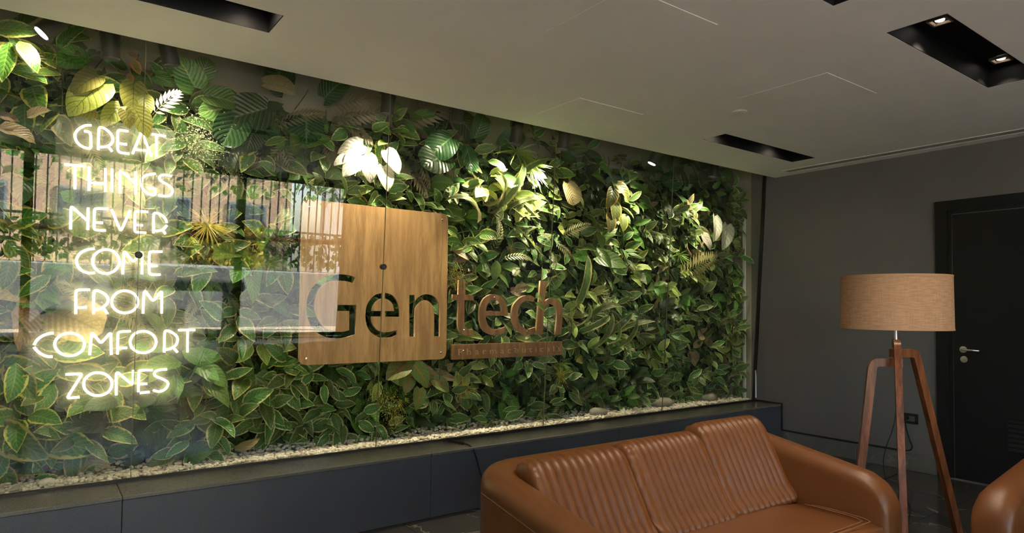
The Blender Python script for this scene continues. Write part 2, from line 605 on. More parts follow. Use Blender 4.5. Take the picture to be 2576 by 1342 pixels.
# ceiling slab with rectangular light recesses
RECESS = [(-.39, .89, 3.03, 3.27), (4.20, 5.48, 3.03, 3.25), (3.26, 4.545, 1.19, 1.45), (1.50, 2.79, 1.19, 1.46), (-.39, .89, 1.19, 1.45)]
DIFF = (5.75, 5.87, -2.2, 3.50)      # slot for the linear diffuser
CE = 3.745                           # ceiling edge in front of the glass
xs = sorted({LW, RW} | {r[0] for r in RECESS} | {r[1] for r in RECESS} | {DIFF[0], DIFF[1]})
ys = sorted({BW, CE} | {r[2] for r in RECESS} | {r[3] for r in RECESS} | {DIFF[2], DIFF[3]})
holes = RECESS + [DIFF]
b = bmesh.new()
vm = {}
def cv(x, y, z):
    k = (round(x, 4), round(y, 4), round(z, 4))
    if k not in vm: vm[k] = b.verts.new(k)
    return vm[k]
CT = CEIL + .16
def inhole(cx, cy): return any(r[0] < cx < r[1] and r[2] < cy < r[3] for r in holes)
for i in range(len(xs) - 1):
    for j in range(len(ys) - 1):
        if inhole((xs[i] + xs[i + 1]) / 2, (ys[j] + ys[j + 1]) / 2): continue
        b.faces.new([cv(xs[i], ys[j], CEIL), cv(xs[i], ys[j + 1], CEIL), cv(xs[i + 1], ys[j + 1], CEIL), cv(xs[i + 1], ys[j], CEIL)])
        b.faces.new([cv(xs[i], ys[j], CT), cv(xs[i + 1], ys[j], CT), cv(xs[i + 1], ys[j + 1], CT), cv(xs[i], ys[j + 1], CT)])
bound = [e for e in b.edges if len(e.link_faces) == 1]
for e in bound:
    if all(abs(v.co.z - CEIL) < 1e-4 for v in e.verts):
        p, q = e.verts
        b.faces.new([p, q, cv(q.co.x, q.co.y, CT), cv(p.co.x, p.co.y, CT)])
ceiling = struct('ceiling', b, MAT['ceiling'])

# walls
w = struct('wall_right', boxm(RW, BW, 0, RW + .15, BACK + .1, 3.1), MAT['wall'])
struct('wall_left', boxm(LW - .15, BW, 0, LW, BACK + .1, 3.1), MAT['wall_white'])
struct('wall_planter', boxm(LW, BACK, 0, RW, BACK + .1, 3.1), MAT['planter_wall'])
struct('ceiling_planter', boxm(LW, CE + .003, 3.0, RW, BACK, 3.1), MAT['planter_wall'])
struct('trim_1', boxm(LW, CE - .02, CEIL + .165, RW, CE, 3.1), MAT['planter_wall'])   # upstand above the ceiling edge
# window wall: piers either side and a head
WX0, WX1, WZ1 = -2.4, 4.32, 2.6
struct('wall_window', boxm(WX1, BW - .2, 0, RW + .15, BW, 3.1), MAT['wall'])
struct('wall_window_left', boxm(LW - .15, BW - .2, 0, WX0, BW, 3.1), MAT['wall_white'])
struct('wall_window_head', boxm(WX0, BW - .2, WZ1, WX1, BW, 3.1), MAT['wall_white'])
struct('ceiling_void_cover', boxm(LW - .15, BW - .2, 3.1, RW + .15, BACK + .1, 3.2), MAT['black_matte'])
# windows: black frame with mullions and panes
mull = [WX0, -.12, 2.58, WX1]
for k in range(3):
    x0, x1 = mull[k], mull[k + 1]
    wf = bpy.data.objects.new('window_%d' % (k + 1), None); col.objects.link(wf)
    wf['kind'] = 'structure'; wf.location = (x0, BW - .1, 0)
    fb = bmesh.new()
    box(fb, 0, -.04, 0, .055, .04, WZ1); box(fb, x1 - x0 - .055, -.04, 0, x1 - x0, .04, WZ1)
    box(fb, .055, -.04, 0, x1 - x0 - .055, .04, .05); box(fb, .055, -.04, WZ1 - .06, x1 - x0 - .055, .04, WZ1)
    put('frame', fb, MAT['black'], wf)
    put('pane', boxm(.055, -.006, .05, x1 - x0 - .055, .006, WZ1 - .06), MAT['window_glass'], wf)

# skirting on the right wall: marble pieces, and the black cable strip along its top
bb = bpy.data.objects.new('baseboard_right', None); col.objects.link(bb); bb['kind'] = 'structure'
y = FRONT - .03
for y1, y0 in ((3.65, 2.95), (2.947, 2.222)):
    put('skirting_piece', boxm(RW - .014, y0, 0, RW, y1, .148, .002), MAT['skirting'], bb)
put('skirting_piece', boxm(RW - .014, -3, 0, RW, .98, .148, .002), MAT['skirting'], bb)

# plinth: core with granite slabs on the face and top
plinth = struct('trim_2', boxm(LW, FRONT + .02, 0, RW, BACK, .36), MAT['grout'])
px = [LW, -1.33, .365, 2.06, 3.735, RW]
for i in range(len(px) - 1):
    put('granite_slab', boxm(px[i] + .001, FRONT, 0, px[i + 1] - .001, FRONT + .02, .388, .002), MAT['granite'], plinth)
    put('granite_slab', boxm(px[i] + .001, FRONT - .004, .388, px[i + 1] - .001, GB + .02, .408, .003), MAT['granite_top'], plinth)
struct('trim_3', boxm(LW, GB - .012, .408, RW, GB + .014, .418), MAT['black'])        # glazing channel at the glass foot
struct('trim_4', boxm(LW, BACK - .012, .36, RW - .03, BACK, 2.62), MAT['dark_back'])  # backing board of the planting
struct('wall_planter_side', boxm(RW - .005, GB + .03, .40, RW - .0005, BACK, 3.0), MAT['planter_wall'])
struct('trim_5', boxm(RW - .024, 4.075, .42, RW - .0055, 4.105, 2.36, .002), MAT['wall_white'])

# ------------------------------------------------------------------ glass panels
JX = [-2.36, -.97, .43, 1.82, 3.22, 4.595, RW - .012]
GT = CEIL + .12
labels = ['clear frameless glass panel outside the left edge of the picture',
          'clear frameless glass panel at far left in front of most of the neon words',
          'clear frameless glass panel spanning from the neon words to the middle of the wooden square',
          'clear frameless glass panel in front of the right half of the wooden square and plaque',
          'clear frameless glass panel just right of the wooden letter h',
          'clear frameless glass panel beside the grey wall at the right end']
for i in range(6):
    z0, z1 = .418, GT
    b = bmesh.new()
    t = .010
    vs = []
    for (x_, z_, d) in ((JX[i] + .0015, z0, 0), (JX[i + 1] - .0015, z0, 0), (JX[i + 1] - .0015, z1, 0), (JX[i] + .0015, z1, 0)):
        vs.append(b.verts.new((x_, gy(z_), z_)))
    for (x_, z_, d) in ((JX[i] + .0015, z0, 0), (JX[i + 1] - .0015, z0, 0), (JX[i + 1] - .0015, z1, 0), (JX[i] + .0015, z1, 0)):
        vs.append(b.verts.new((x_, gy(z_) + t, z_)))
    for f in ((0, 1, 2, 3), (7, 6, 5, 4), (0, 4, 5, 1), (1, 5, 6, 2), (2, 6, 7, 3), (3, 7, 4, 0)):
        b.faces.new([vs[q] for q in f])
    g = put('glass_panel', b, MAT['glass'])
    tag(g, labels[i], 'glass panel', 'glass panels in front of the living wall')
    if 0 < i < 5:
        # black round clamp on the joint, at 1.595 m
        cb = bmesh.new()
        lathe(cb, [(0, -.012), (.014, -.012), (.0185, -.008), (.0185, .022), (0, .022)], 20)
        put('clamp', cb, MAT['black'], g, loc=(JX[i + 1], gy(1.595), 1.595), rot=(PI / 2 + .0584 + PI, 0, 0), smooth=40)
        jb = bmesh.new()
        for z_ in (z0, z1):
            pass
        vv = [jb.verts.new((JX[i + 1] + dx, gy(z_) + dy, z_)) for z_ in (z0, z1) for dx, dy in ((-.0014, .001), (.0014, .001), (.0014, .009), (-.0014, .009))]
        for f in ((0, 1, 5, 4), (1, 2, 6, 5), (2, 3, 7, 6), (3, 0, 4, 7)):
            jb.faces.new([vv[q] for q in f])
        put('silicone_joint', jb, MAT['joint'], g)
# black end channel on the right wall, following the lean
b = bmesh.new()
vs = []
for z_ in (.408, CEIL + .1):
    for dx, dy in ((0, -.014), (-.012, -.014), (-.012, .022), (0, .022)):
        vs.append(b.verts.new((RW + dx, gy(z_) + dy, z_)))
for f in ((0, 1, 5, 4), (1, 2, 6, 5), (2, 3, 7, 6), (3, 0, 4, 7), (4, 5, 6, 7), (3, 2, 1, 0)):
    b.faces.new([vs[q] for q in f])
ch = struct('trim_6', b, MAT['black'])
put('white_seal', boxm(RW - .016, gy(.62) - .018, .44, RW - .004, gy(.62) - .008, .72), MAT['white_seal'], ch)

# black cable strips on the plinth end and skirting
b = bmesh.new()
tube(b, [(1.98 + 2.33 - 2.0, GB - .028, .414), (5.0, GB - .028, .414), (5.975, GB - .028, .414)], .009, 8)
tube(b, [(5.985, GB - .03, .416), (5.985, FRONT - .012, .416), (5.985, FRONT - .012, .155)], .008, 6)
tube(b, [(5.988, FRONT - .012, .156), (5.988, 2.9, .156), (5.988, 2.545, .156)], .008, 6)
strip = put('cable_strip', b, MAT['black_matte'])
tag(strip, 'black cable run along the glass foot, plinth end and top of the marble skirting', 'cable')
b = bmesh.new()
tube(b, [(2.33, GB - .03, .418), (2.345, 3.90, .419), (2.36, 3.78, .419)], .0115, 10)
plug = put('power_cord', b, MAT['black_matte'])
tag(plug, 'black power lead with inline connector hanging over the granite edge behind the sofa', 'cord')
b = bmesh.new()
tube(b, fillet([(2.36, 3.785, .419), (2.37, 3.70, .417), (2.38, 3.665, .38), (2.43, 3.655, .20), (2.50, 3.60, .008), (2.7, 3.4, .008)], .05), .005, 8)
put('lead', b, MAT['black_matte'], plug, smooth=True)

# ------------------------------------------------------------------ ceiling fittings
AP = [((1.955, 1.88, 2.545, 2.465), 'large flush ceiling access panel nearest the camera, left of the black light recess'),
      ((2.755, 3.072, 3.345, 3.655), 'flush ceiling access panel close to the glass edge'),
      ((3.55, 1.893, 4.13, 2.466), 'flush ceiling access panel between the two right light recesses')]
for (x0, y0, x1, y1), lab in AP:
    o = put('ceiling_access_panel', boxm(x0, y0, CEIL - .0022, x1, y1, CEIL + .012, .0012), MAT['ceiling'])
    tag(o, lab, 'access panel', 'ceiling access panels')
b = bmesh.new()
lathe(b, [(0, CEIL - .006), (.040, CEIL - .006), (.048, CEIL - .003), (.05, CEIL + .004), (0, CEIL + .004)], 28, 3.80, 2.63)
tag(put('smoke_detector', b, MAT['ceiling'], smooth=40), 'small round white detector cover on the ceiling beside an access panel', 'detector')

rl = ['black light recess at the top left, above the glass wall', 'narrow black light recess in the far corner above the glass wall',
      'large black light recess at top right with two lit lamps', 'black light recess just out of frame at the top centre', 'black light recess above the camera at left']
for k, (x0, x1, y0, y1) in enumerate(RECESS):
    e = tag(empty('recessed_light', ((x0 + x1) / 2, (y0 + y1) / 2, CEIL)), rl[k], 'recessed light', 'black ceiling light recesses')
    zt = CEIL + .125
    cx, cy = e.location.x, e.location.y
    hb = bmesh.new()
    s = .004
    box(hb, x0 - cx + s, y0 - cy + s, zt - CEIL, x1 - cx - s, y1 - cy - s, zt - CEIL + .01)
    for (a0, b0, a1, b1) in ((x0, y0, x1, y0 + .006), (x0, y1 - .006, x1, y1), (x0, y0, x0 + .006, y1), (x1 - .006, y0, x1, y1)):
        box(hb, a0 - cx + .001, b0 - cy + .001, .001, a1 - cx - .001, b1 - cy - .001, zt - CEIL)
    put('black_box', hb, MAT['box_black'], e)
    for (dx, dy, pw) in DOWN:
        if x0 < dx < x1 and y0 < dy < y1:
            # square bevelled trim, lens set inside
            tb = bmesh.new()
            o_, i_, zz = .046, .030, zt - CEIL
            ring = []
            for (hw, z_) in ((o_, zz - .001), (o_, zz - .014), (i_ + .006, zz - .014), (i_, zz - .004)):
                ring.append([tb.verts.new((sx * hw, sy * hw, z_)) for sx, sy in ((-1, -1), (1, -1), (1, 1), (-1, 1))])
            for q in range(3):
                for c in range(4):
                    tb.faces.new((ring[q][c], ring[q][(c + 1) % 4], ring[q + 1][(c + 1) % 4], ring[q + 1][c]))
            lm = put('downlight', tb, MAT['gold'], e, loc=(dx - cx, dy - cy, 0))
            lb = bmesh.new()
            lathe(lb, [(0, zz - .007), (.02, zz - .007), (.022, zz - .003), (0, zz - .003)], 16)
            put('lens', lb, MAT['led'], lm)
for (dx, dy, pw) in DOWN:
    light('downlight_beam', 'SPOT', (dx, dy, CEIL + .108), pw, DOWN_COL, target=(dx, dy, 0), spot_size=math.radians(142 if pw < 4 else 100), spot_blend=.9, shadow_soft_size=.02)

# linear slot diffuser beside the right wall
e = tag(empty('linear_diffuser', (5.81, 3.5, CEIL)), 'long slotted air diffuser in the ceiling along the grey wall', 'air vent')
fb = bmesh.new()
L = DIFF[3] - DIFF[2]
for (x0, x1) in ((-.072, -.052), (.052, .072)):
    box(fb, x0, -L - .02, -.004, x1, .012, .004)
box(fb, -.052, -.006, -.004, .052, .012, .004)
put('frame', fb, MAT['ceiling'], e)
sb = boxm(-.0065, -L, -.001, .0065, -.006, .02)
sm_ = None
for k in range(4):
    xk = -.0375 + k * .025
    if sm_ is None:
        o = put('slat', sb, MAT['grille'], e, loc=(xk, 0, 0)); sm_ = o.data
    else: put('slat', sm_, None, e, loc=(xk, 0, 0))
put('backing', boxm(-.055, -L, .045, .055, 0, .05), MAT['black_matte'], e)

# ------------------------------------------------------------------ door in the right wall
d = bpy.data.objects.new('door_1', None); col.objects.link(d); d['kind'] = 'structure'; d.location = (RW, 2.29, 0)
b = bmesh.new()
DW, DH = 1.0, 2.245
box(b, -.022, -.088, 0, .0, 0, DH); box(b, -.022, -DW - .175, 0, 0, -DW - .087, DH); box(b, -.022, -DW - .087, DH - .085, 0, -.088, DH)
box(b, -.008, -.115, 0, -.0005, -.088, DH - .085); box(b, -.008, -DW - .087, 0, -.0005, -DW - .06, DH - .085); box(b, -.008, -DW - .06, DH - .112, -.0005, -.115, DH - .085)
put('door_frame', b, MAT['door_black'], d)
b = bmesh.new()
box(b, -.005, -DW - .055, .008, -.0005, -.120, DH - .117, .001)
leaf = put('door_leaf', b, MAT['door_black'], d)
b = bmesh.new()
Y0 = -.19
lathe(b, [(0, 0), (.026, 0), (.026, .008), (.0, .010)], 24)
hb = put('door_handle', b, MAT['steel'], d, loc=(-.0055, Y0, 1.04), rot=(0, -PI / 2, 0), smooth=40)
b = bmesh.new()
tube(b, fillet([(-.013, Y0, 1.04), (-.055, Y0, 1.04), (-.058, Y0 - .03, 1.04), (-.058, Y0 - .125, 1.038)], .02), .0085, 10)
put('lever', b, MAT['steel'], d, smooth=True)
b = bmesh.new()
lathe(b, [(0, 0), (.026, 0), (.026, .006), (0, .008)], 24)
kh = put('keyhole_plate', b, MAT['steel'], d, loc=(-.0055, Y0 - .003, .962), rot=(0, -PI / 2, 0), smooth=40)
kb = bmesh.new(); box(kb, -.011, -.0035, .0082, .011, .0035, .0092)
put('keyhole', kb, MAT['grille'], kh)
# louvred vent low in the leaf
b = bmesh.new()
gy0, gy1, gz0, gz1 = -.455, -.92, .25, .545
box(b, -.010, gy1, gz0, -.005, gy1 + .022, gz1); box(b, -.010, gy0 - .022, gz0, -.005, gy0, gz1)
box(b, -.010, gy1 + .022, gz0, -.005, gy0 - .022, gz0 + .022); box(b, -.010, gy1 + .022, gz1 - .022, -.005, gy0 - .022, gz1)
vent = put('vent_grille', b, MAT['door_black'], d)
slm = None
for k in range(7):
    z = gz0 + .04 + k * .036
    if slm is None:
        bb_ = bmesh.new()
        vs = [bb_.verts.new(p) for p in ((-.013, gy1 + .022, 0), (-.013, gy0 - .022, 0), (-.0055, gy0 - .022, .022), (-.0055, gy1 + .022, .022), (-.013, gy1 + .022, -.003), (-.013, gy0 - .022, -.003), (-.0055, gy0 - .022, .019), (-.0055, gy1 + .022, .019))]
        for f in ((0, 1, 2, 3), (7, 6, 5, 4), (0, 4, 5, 1), (1, 5, 6, 2), (2, 6, 7, 3), (3, 7, 4, 0)): bb_.faces.new([vs[q] for q in f])
        o = put('slat', bb_, MAT['door_black'], vent, loc=(0, 0, z)); slm = o.data
    else: put('slat', slm, None, vent, loc=(0, 0, z))
struct('trim_7', boxm(RW - .03, 1.15, 0, RW, 2.2, .006), MAT['skirting'])

# socket
e = tag(empty('wall_socket', (RW, 2.5, .435)), 'black double wall socket with a plug in it, behind the lamp', 'socket')
put('plate', boxm(-.008, -.063, -.043, 0, .063, .043, .002), MAT['black'], e)
b = bmesh.new()
box(b, -.0095, -.038, -.022, -.008, .038, .022)
put('insert', b, MAT['socket_insert'], e)

# ------------------------------------------------------------------ outdoors, seen mirrored in the glass
MAT['paving'] = painted('pale_paving', (.42, .38, .33), .8)
MAT['concrete'] = painted('concrete_wall', (.24, .26, .29), .8)
MAT['facade'] = painted('beige_facade', (.55, .38, .26), .8)
MAT['facade_grey'] = painted('grey_facade', (.42, .42, .42), .8)
MAT['fence'] = plain('dark_fence_steel', (.03, .03, .03), .5)
MAT['red'] = plain('red_rail_paint', (.45, .06, .03), .4)
MAT['hedge'] = LM['green']
MAT['pane_dark'] = plain('dark_window_pane', (.08, .10, .13), .1)
tag(put('pavement', boxm(-9, -20, -.14, 16, BW - .2, -.10), MAT['paving']), 'pale outdoor paving beyond the window wall', 'pavement', kind='structure')
tag(put('planter_kerb', boxm(-5, -5.2, -.1, 8.5, -4.8, .95, .01), MAT['concrete']), 'long low concrete planter wall under the fence', 'wall')
e = tag(empty('concrete_bench', (1.95, -4.3, -.1)), 'pale concrete counter standing outside the middle window', 'bench')
put('slab', boxm(-1.0, -.2, .72, 1.0, .2, 1.14, .015), MAT['concrete'], e)
for x_ in (-.8, .8): put('support', boxm(x_ - .08, -.15, 0, x_ + .08, .15, .72), MAT['concrete'], e)
e = tag(empty('steel_fence', (0, -5.0, .95)), 'dark steel bar fence above the planter wall', 'fence')
fb = bmesh.new(); box(fb, -5, -.02, .75, 8.5, .02, .79); box(fb, -5, -.02, 1.95, 8.5, .02, 1.99)
put('rail', fb, MAT['fence'], e)
bar = None
for k in range(90):
    x = -5 + k * .15
    if bar is None:
        o = put('bar', boxm(-.011, -.011, 0, .011, .011, 2.05), MAT['fence'], e, loc=(x, 0, 0)); bar = o.data
    else: put('bar', bar, None, e, loc=(x, 0, 0))
b = bmesh.new(); tube(b, [(-3, -3.75, 1.50), (2, -3.75, 1.56), (6, -3.75, 1.62)], .045, 10)
e = tag(put('red_rail', b, MAT['red'], smooth=40), 'red pipe rail running outside the windows', 'rail')
for x in (-2.9, 1.2, 5.9): put('post', boxm(x - .02, -3.77, -.1, x + .02, -3.73, 1.5 + .013 * (x + 3)), MAT['red'], e)
def hedge(name, lab, x0, x1, y0, y1, z0, z1, n, mat, cat='hedge', s=.14):
    vs, fs, uv = [], [], []
    for k in range(n):
        p = Vector((random.uniform(x0, x1), random.uniform(y0, y1), random.uniform(z0, z1)))
        q = Euler((random.uniform(-1, 1), random.uniform(-1, 1), random.uniform(0, 6.3))).to_matrix()
        i = len(vs)
        for (a, c, u, v) in ((0, 0, .5, 0), (-.35, .5, 0, .5), (0, 1, .5, 1), (.35, .5, 1, .5)):
            vs.append(p + q @ Vector((a * s, 0, c * s))); uv.append((u, v))
        fs.append((i, i + 1, i + 2, i + 3))
    o = put(name, pmesh(name, vs, fs, uv, mat))
    tag(o, lab, cat, kind='stuff')
hedge('hedge', 'green hedge growing along the foot of the steel fence', -5, 8.5, -5.18, -5.04, .98, 1.62, 2600, LM['green'])
hedge('tree_foliage', 'tree leaves hanging behind the steel fence', -5, 8.5, -9.5, -8.4, 2.4, 5.5, 2600, LM['green'], 'foliage', .22)
hedge('shrub', 'golden brown shrub at the fence foot near the middle window', 2.1, 3.4, -4.97, -4.85, .98, 1.70, 700, LM['sprayyellow'], 'shrub', .13)
e = tag(empty('building', (0, -15, 0)), 'beige building across the street with white framed windows', 'building')
put('wall', boxm(-8, -.4, -.1, 7, 0, 5.2), MAT['facade'], e)
for k in range(6):
    for z in (1.2, 3.4):
        f = put('window', boxm(-6.5 + k * 2.3, 0, z, -5.3 + k * 2.3, .06, z + 1.3), MAT['concrete'], e)
        put('pane', boxm(-6.42 + k * 2.3, .06, z + .08, -5.38 + k * 2.3, .075, z + 1.22), MAT['pane_dark'], f)
e = tag(empty('building', (11, -13, 0)), 'plain grey building farther right across the street', 'building')
put('wall', boxm(-3.5, -.4, -.1, 4, 0, 6), MAT['facade_grey'], e)
# traced outlines (x, z) in metres on the sign planes
NEON = [
 [('G',[[(0.209,2.261),(0.185,2.258),(0.163,2.242),(0.146,2.222),(0.138,2.2),(0.142,2.176),(0.155,2.155),(0.178,2.141),(0.201,2.138),(0.21,2.142),(0.207,2.218),(0.198,2.226),(0.178,2.226)]]),
  ('R',[[(0.242,2.138),(0.241,2.246),(0.247,2.259),(0.264,2.257),(0.285,2.243),(0.3,2.226),(0.307,2.205),(0.302,2.182),(0.287,2.165),(0.266,2.157),(0.247,2.154)],[(0.285,2.163),(0.304,2.139)]]),
  ('E',[[(0.375,2.258),(0.332,2.258),(0.326,2.25),(0.328,2.154),(0.335,2.138),(0.382,2.138)],[(0.333,2.186),(0.37,2.186)]]),
  ('A',[[(0.397,2.14),(0.437,2.266)],[(0.437,2.266),(0.486,2.14)],[(0.408,2.165),(0.475,2.167)]]),
  ('T',[[(0.485,2.261),(0.553,2.261)],[(0.508,2.259),(0.51,2.138)]])],
 [('T',[[(0.099,2.043),(0.191,2.045)],[(0.144,2.043),(0.147,1.922)]]),
  ('H',[[(0.205,2.046),(0.207,1.921)],[(0.276,2.046),(0.279,1.924)],[(0.207,1.962),(0.278,1.966)]]),
  ('I',[[(0.306,2.046),(0.309,1.924)]]),
  ('N',[[(0.345,1.923),(0.342,2.036),(0.345,2.041),(0.352,2.037),(0.413,1.984)],[(0.414,2.047),(0.416,1.924)]]),
  ('G',[[(0.508,2.047),(0.485,2.043),(0.461,2.032),(0.444,2.013),(0.438,1.991),(0.443,1.969),(0.456,1.948),(0.476,1.934),(0.499,1.929),(0.509,1.931),(0.508,1.959),(0.502,1.967),(0.471,1.965)]]),
  ('S',[[(0.586,2.045),(0.563,2.048),(0.543,2.046),(0.527,2.035),(0.526,2.022),(0.539,2.008),(0.569,1.995),(0.59,1.979),(0.595,1.959),(0.586,1.94),(0.568,1.93),(0.543,1.93),(0.524,1.933)]])],
 [('N',[[(0.134,1.715),(0.132,1.822),(0.136,1.829),(0.143,1.824),(0.201,1.767)],[(0.206,1.832),(0.207,1.717)]]),
  ('E',[[(0.295,1.834),(0.24,1.832),(0.233,1.825),(0.234,1.727),(0.241,1.719),(0.286,1.72)],[(0.24,1.758),(0.272,1.759)]]),
  ('V',[[(0.309,1.833),(0.349,1.73),(0.354,1.727),(0.357,1.73),(0.394,1.836)]]),
  ('E',[[(0.477,1.836),(0.422,1.835),(0.416,1.828),(0.417,1.729),(0.425,1.721),(0.471,1.722)],[(0.423,1.761),(0.454,1.761)]]),
  ('R',[[(0.506,1.723),(0.504,1.826),(0.51,1.834),(0.53,1.832),(0.55,1.82),(0.564,1.804),(0.569,1.784)],[(0.57,1.771),(0.557,1.75),(0.537,1.738),(0.511,1.735)],[(0.55,1.744),(0.564,1.722)]])],
 [('C',[[(0.239,1.622),(0.217,1.619),(0.194,1.609),(0.174,1.592),(0.163,1.567),(0.163,1.546),(0.17,1.525),(0.188,1.504),(0.208,1.496),(0.229,1.494),(0.244,1.498)]]),
  ('O',[[(0.352,1.561),(0.35,1.547),(0.346,1.533),(0.339,1.521),(0.33,1.511),(0.319,1.503),(0.306,1.497),(0.293,1.495),(0.28,1.496),(0.267,1.501),(0.256,1.508),(0.246,1.517),(0.239,1.529),(0.234,1.541),(0.232,1.555),(0.234,1.569),(0.237,1.583),(0.244,1.595),(0.253,1.605),(0.264,1.613),(0.277,1.619),(0.29,1.621),(0.303,1.62),(0.316,1.616),(0.328,1.61),(0.337,1.6),(0.345,1.588),(0.35,1.575),(0.352,1.561)]]),
  ('M',[[(0.368,1.495),(0.37,1.607),(0.374,1.614),(0.38,1.609),(0.408,1.568),(0.416,1.566),(0.423,1.571),(0.447,1.612),(0.454,1.616),(0.456,1.609),(0.457,1.498)]]),
  ('E',[[(0.551,1.625),(0.495,1.622),(0.489,1.616),(0.491,1.504),(0.499,1.497),(0.545,1.499)],[(0.496,1.544),(0.53,1.546)]])],
 [('F',[[(0.225,1.409),(0.171,1.407),(0.164,1.397),(0.167,1.284)],[(0.172,1.316),(0.213,1.318)]]),
  ('R',[[(0.244,1.284),(0.241,1.397),(0.248,1.406),(0.263,1.404),(0.284,1.393),(0.301,1.376),(0.308,1.357),(0.302,1.338),(0.286,1.319),(0.266,1.308),(0.25,1.306)],[(0.288,1.312),(0.305,1.285)]]),
  ('O',[[(0.442,1.349),(0.441,1.336),(0.437,1.323),(0.43,1.312),(0.42,1.302),(0.409,1.295),(0.396,1.291),(0.383,1.289),(0.369,1.291),(0.357,1.295),(0.345,1.302),(0.335,1.311),(0.328,1.322),(0.323,1.335),(0.322,1.348),(0.323,1.361),(0.327,1.373),(0.334,1.384),(0.343,1.394),(0.354,1.401),(0.366,1.406),(0.38,1.408),(0.393,1.406),(0.406,1.402),(0.418,1.395),(0.428,1.386),(0.436,1.375),(0.44,1.362),(0.442,1.349)]]),
  ('M',[[(0.467,1.287),(0.469,1.402),(0.475,1.407),(0.481,1.401),(0.507,1.36),(0.514,1.358),(0.52,1.361),(0.546,1.401),(0.553,1.406),(0.554,1.398),(0.556,1.288)]])],
 [('C',[[(0.077,1.188),(0.054,1.186),(0.029,1.173),(0.01,1.156),(-0,1.131)],[(0,1.12),(0.012,1.101),(0.032,1.082),(0.054,1.071),(0.076,1.07)]]),
  ('O',[[(0.209,1.128),(0.207,1.115),(0.203,1.103),(0.196,1.092),(0.186,1.084),(0.174,1.077),(0.161,1.073),(0.147,1.072),(0.133,1.074),(0.12,1.079),(0.108,1.086),(0.098,1.096),(0.09,1.107),(0.085,1.119),(0.083,1.131),(0.084,1.144),(0.089,1.156),(0.096,1.166),(0.105,1.175),(0.117,1.182),(0.13,1.186),(0.144,1.187),(0.158,1.185),(0.171,1.181),(0.183,1.174),(0.194,1.164),(0.202,1.153),(0.207,1.141),(0.209,1.128)]]),
  ('M',[[(0.232,1.073),(0.237,1.18),(0.241,1.185),(0.247,1.18),(0.273,1.14),(0.279,1.136),(0.286,1.139),(0.315,1.18),(0.321,1.183),(0.323,1.175),(0.327,1.072)]]),
  ('F',[[(0.412,1.193),(0.361,1.191),(0.354,1.183),(0.355,1.072)],[(0.36,1.105),(0.398,1.105)]]),
  ('O',[[(0.534,1.133),(0.532,1.12),(0.528,1.107),(0.521,1.096),(0.511,1.087),(0.5,1.081),(0.487,1.077),(0.473,1.076),(0.459,1.078),(0.446,1.082),(0.435,1.09),(0.425,1.099),(0.417,1.11),(0.413,1.123),(0.411,1.136),(0.412,1.148),(0.416,1.16),(0.423,1.171),(0.432,1.18),(0.444,1.187),(0.457,1.191),(0.47,1.192),(0.484,1.191),(0.497,1.186),(0.509,1.179),(0.519,1.17),(0.527,1.158),(0.532,1.146),(0.534,1.133)]]),
  ('R',[[(0.574,1.076),(0.573,1.186),(0.58,1.195),(0.597,1.191),(0.621,1.176),(0.637,1.158),(0.639,1.135),(0.63,1.111),(0.609,1.096),(0.581,1.089)],[(0.623,1.094),(0.639,1.074)]]),
  ('T',[[(0.64,1.196),(0.725,1.196)],[(0.687,1.194),(0.689,1.073)]])],
 [('Z',[[(0.132,0.979),(0.193,0.979),(0.199,0.977),(0.197,0.966),(0.146,0.869),(0.146,0.859),(0.153,0.859),(0.194,0.86)]]),
  ('O',[[(0.335,0.918),(0.333,0.904),(0.329,0.892),(0.322,0.881),(0.312,0.872),(0.3,0.866),(0.287,0.863),(0.273,0.862),(0.259,0.864),(0.246,0.87),(0.234,0.878),(0.224,0.888),(0.216,0.899),(0.212,0.912),(0.21,0.925),(0.211,0.938),(0.215,0.951),(0.222,0.961),(0.232,0.97),(0.243,0.977),(0.256,0.981),(0.27,0.981),(0.284,0.979),(0.297,0.974),(0.31,0.966),(0.32,0.956),(0.328,0.944),(0.333,0.931),(0.335,0.918)]]),
  ('N',[[(0.355,0.859),(0.352,0.971),(0.357,0.977),(0.364,0.972),(0.418,0.918),(0.429,0.912)],[(0.43,0.986),(0.431,0.912)]]),
  ('E',[[(0.52,0.982),(0.462,0.984),(0.455,0.977),(0.456,0.869)],[(0.464,0.863),(0.509,0.865)],[(0.462,0.91),(0.496,0.91)]]),
  ('S',[[(0.589,0.982),(0.561,0.983),(0.538,0.978),(0.528,0.965),(0.531,0.951),(0.551,0.94),(0.575,0.928),(0.594,0.915),(0.598,0.897),(0.586,0.875),(0.564,0.864),(0.546,0.865),(0.526,0.873)]])],
]
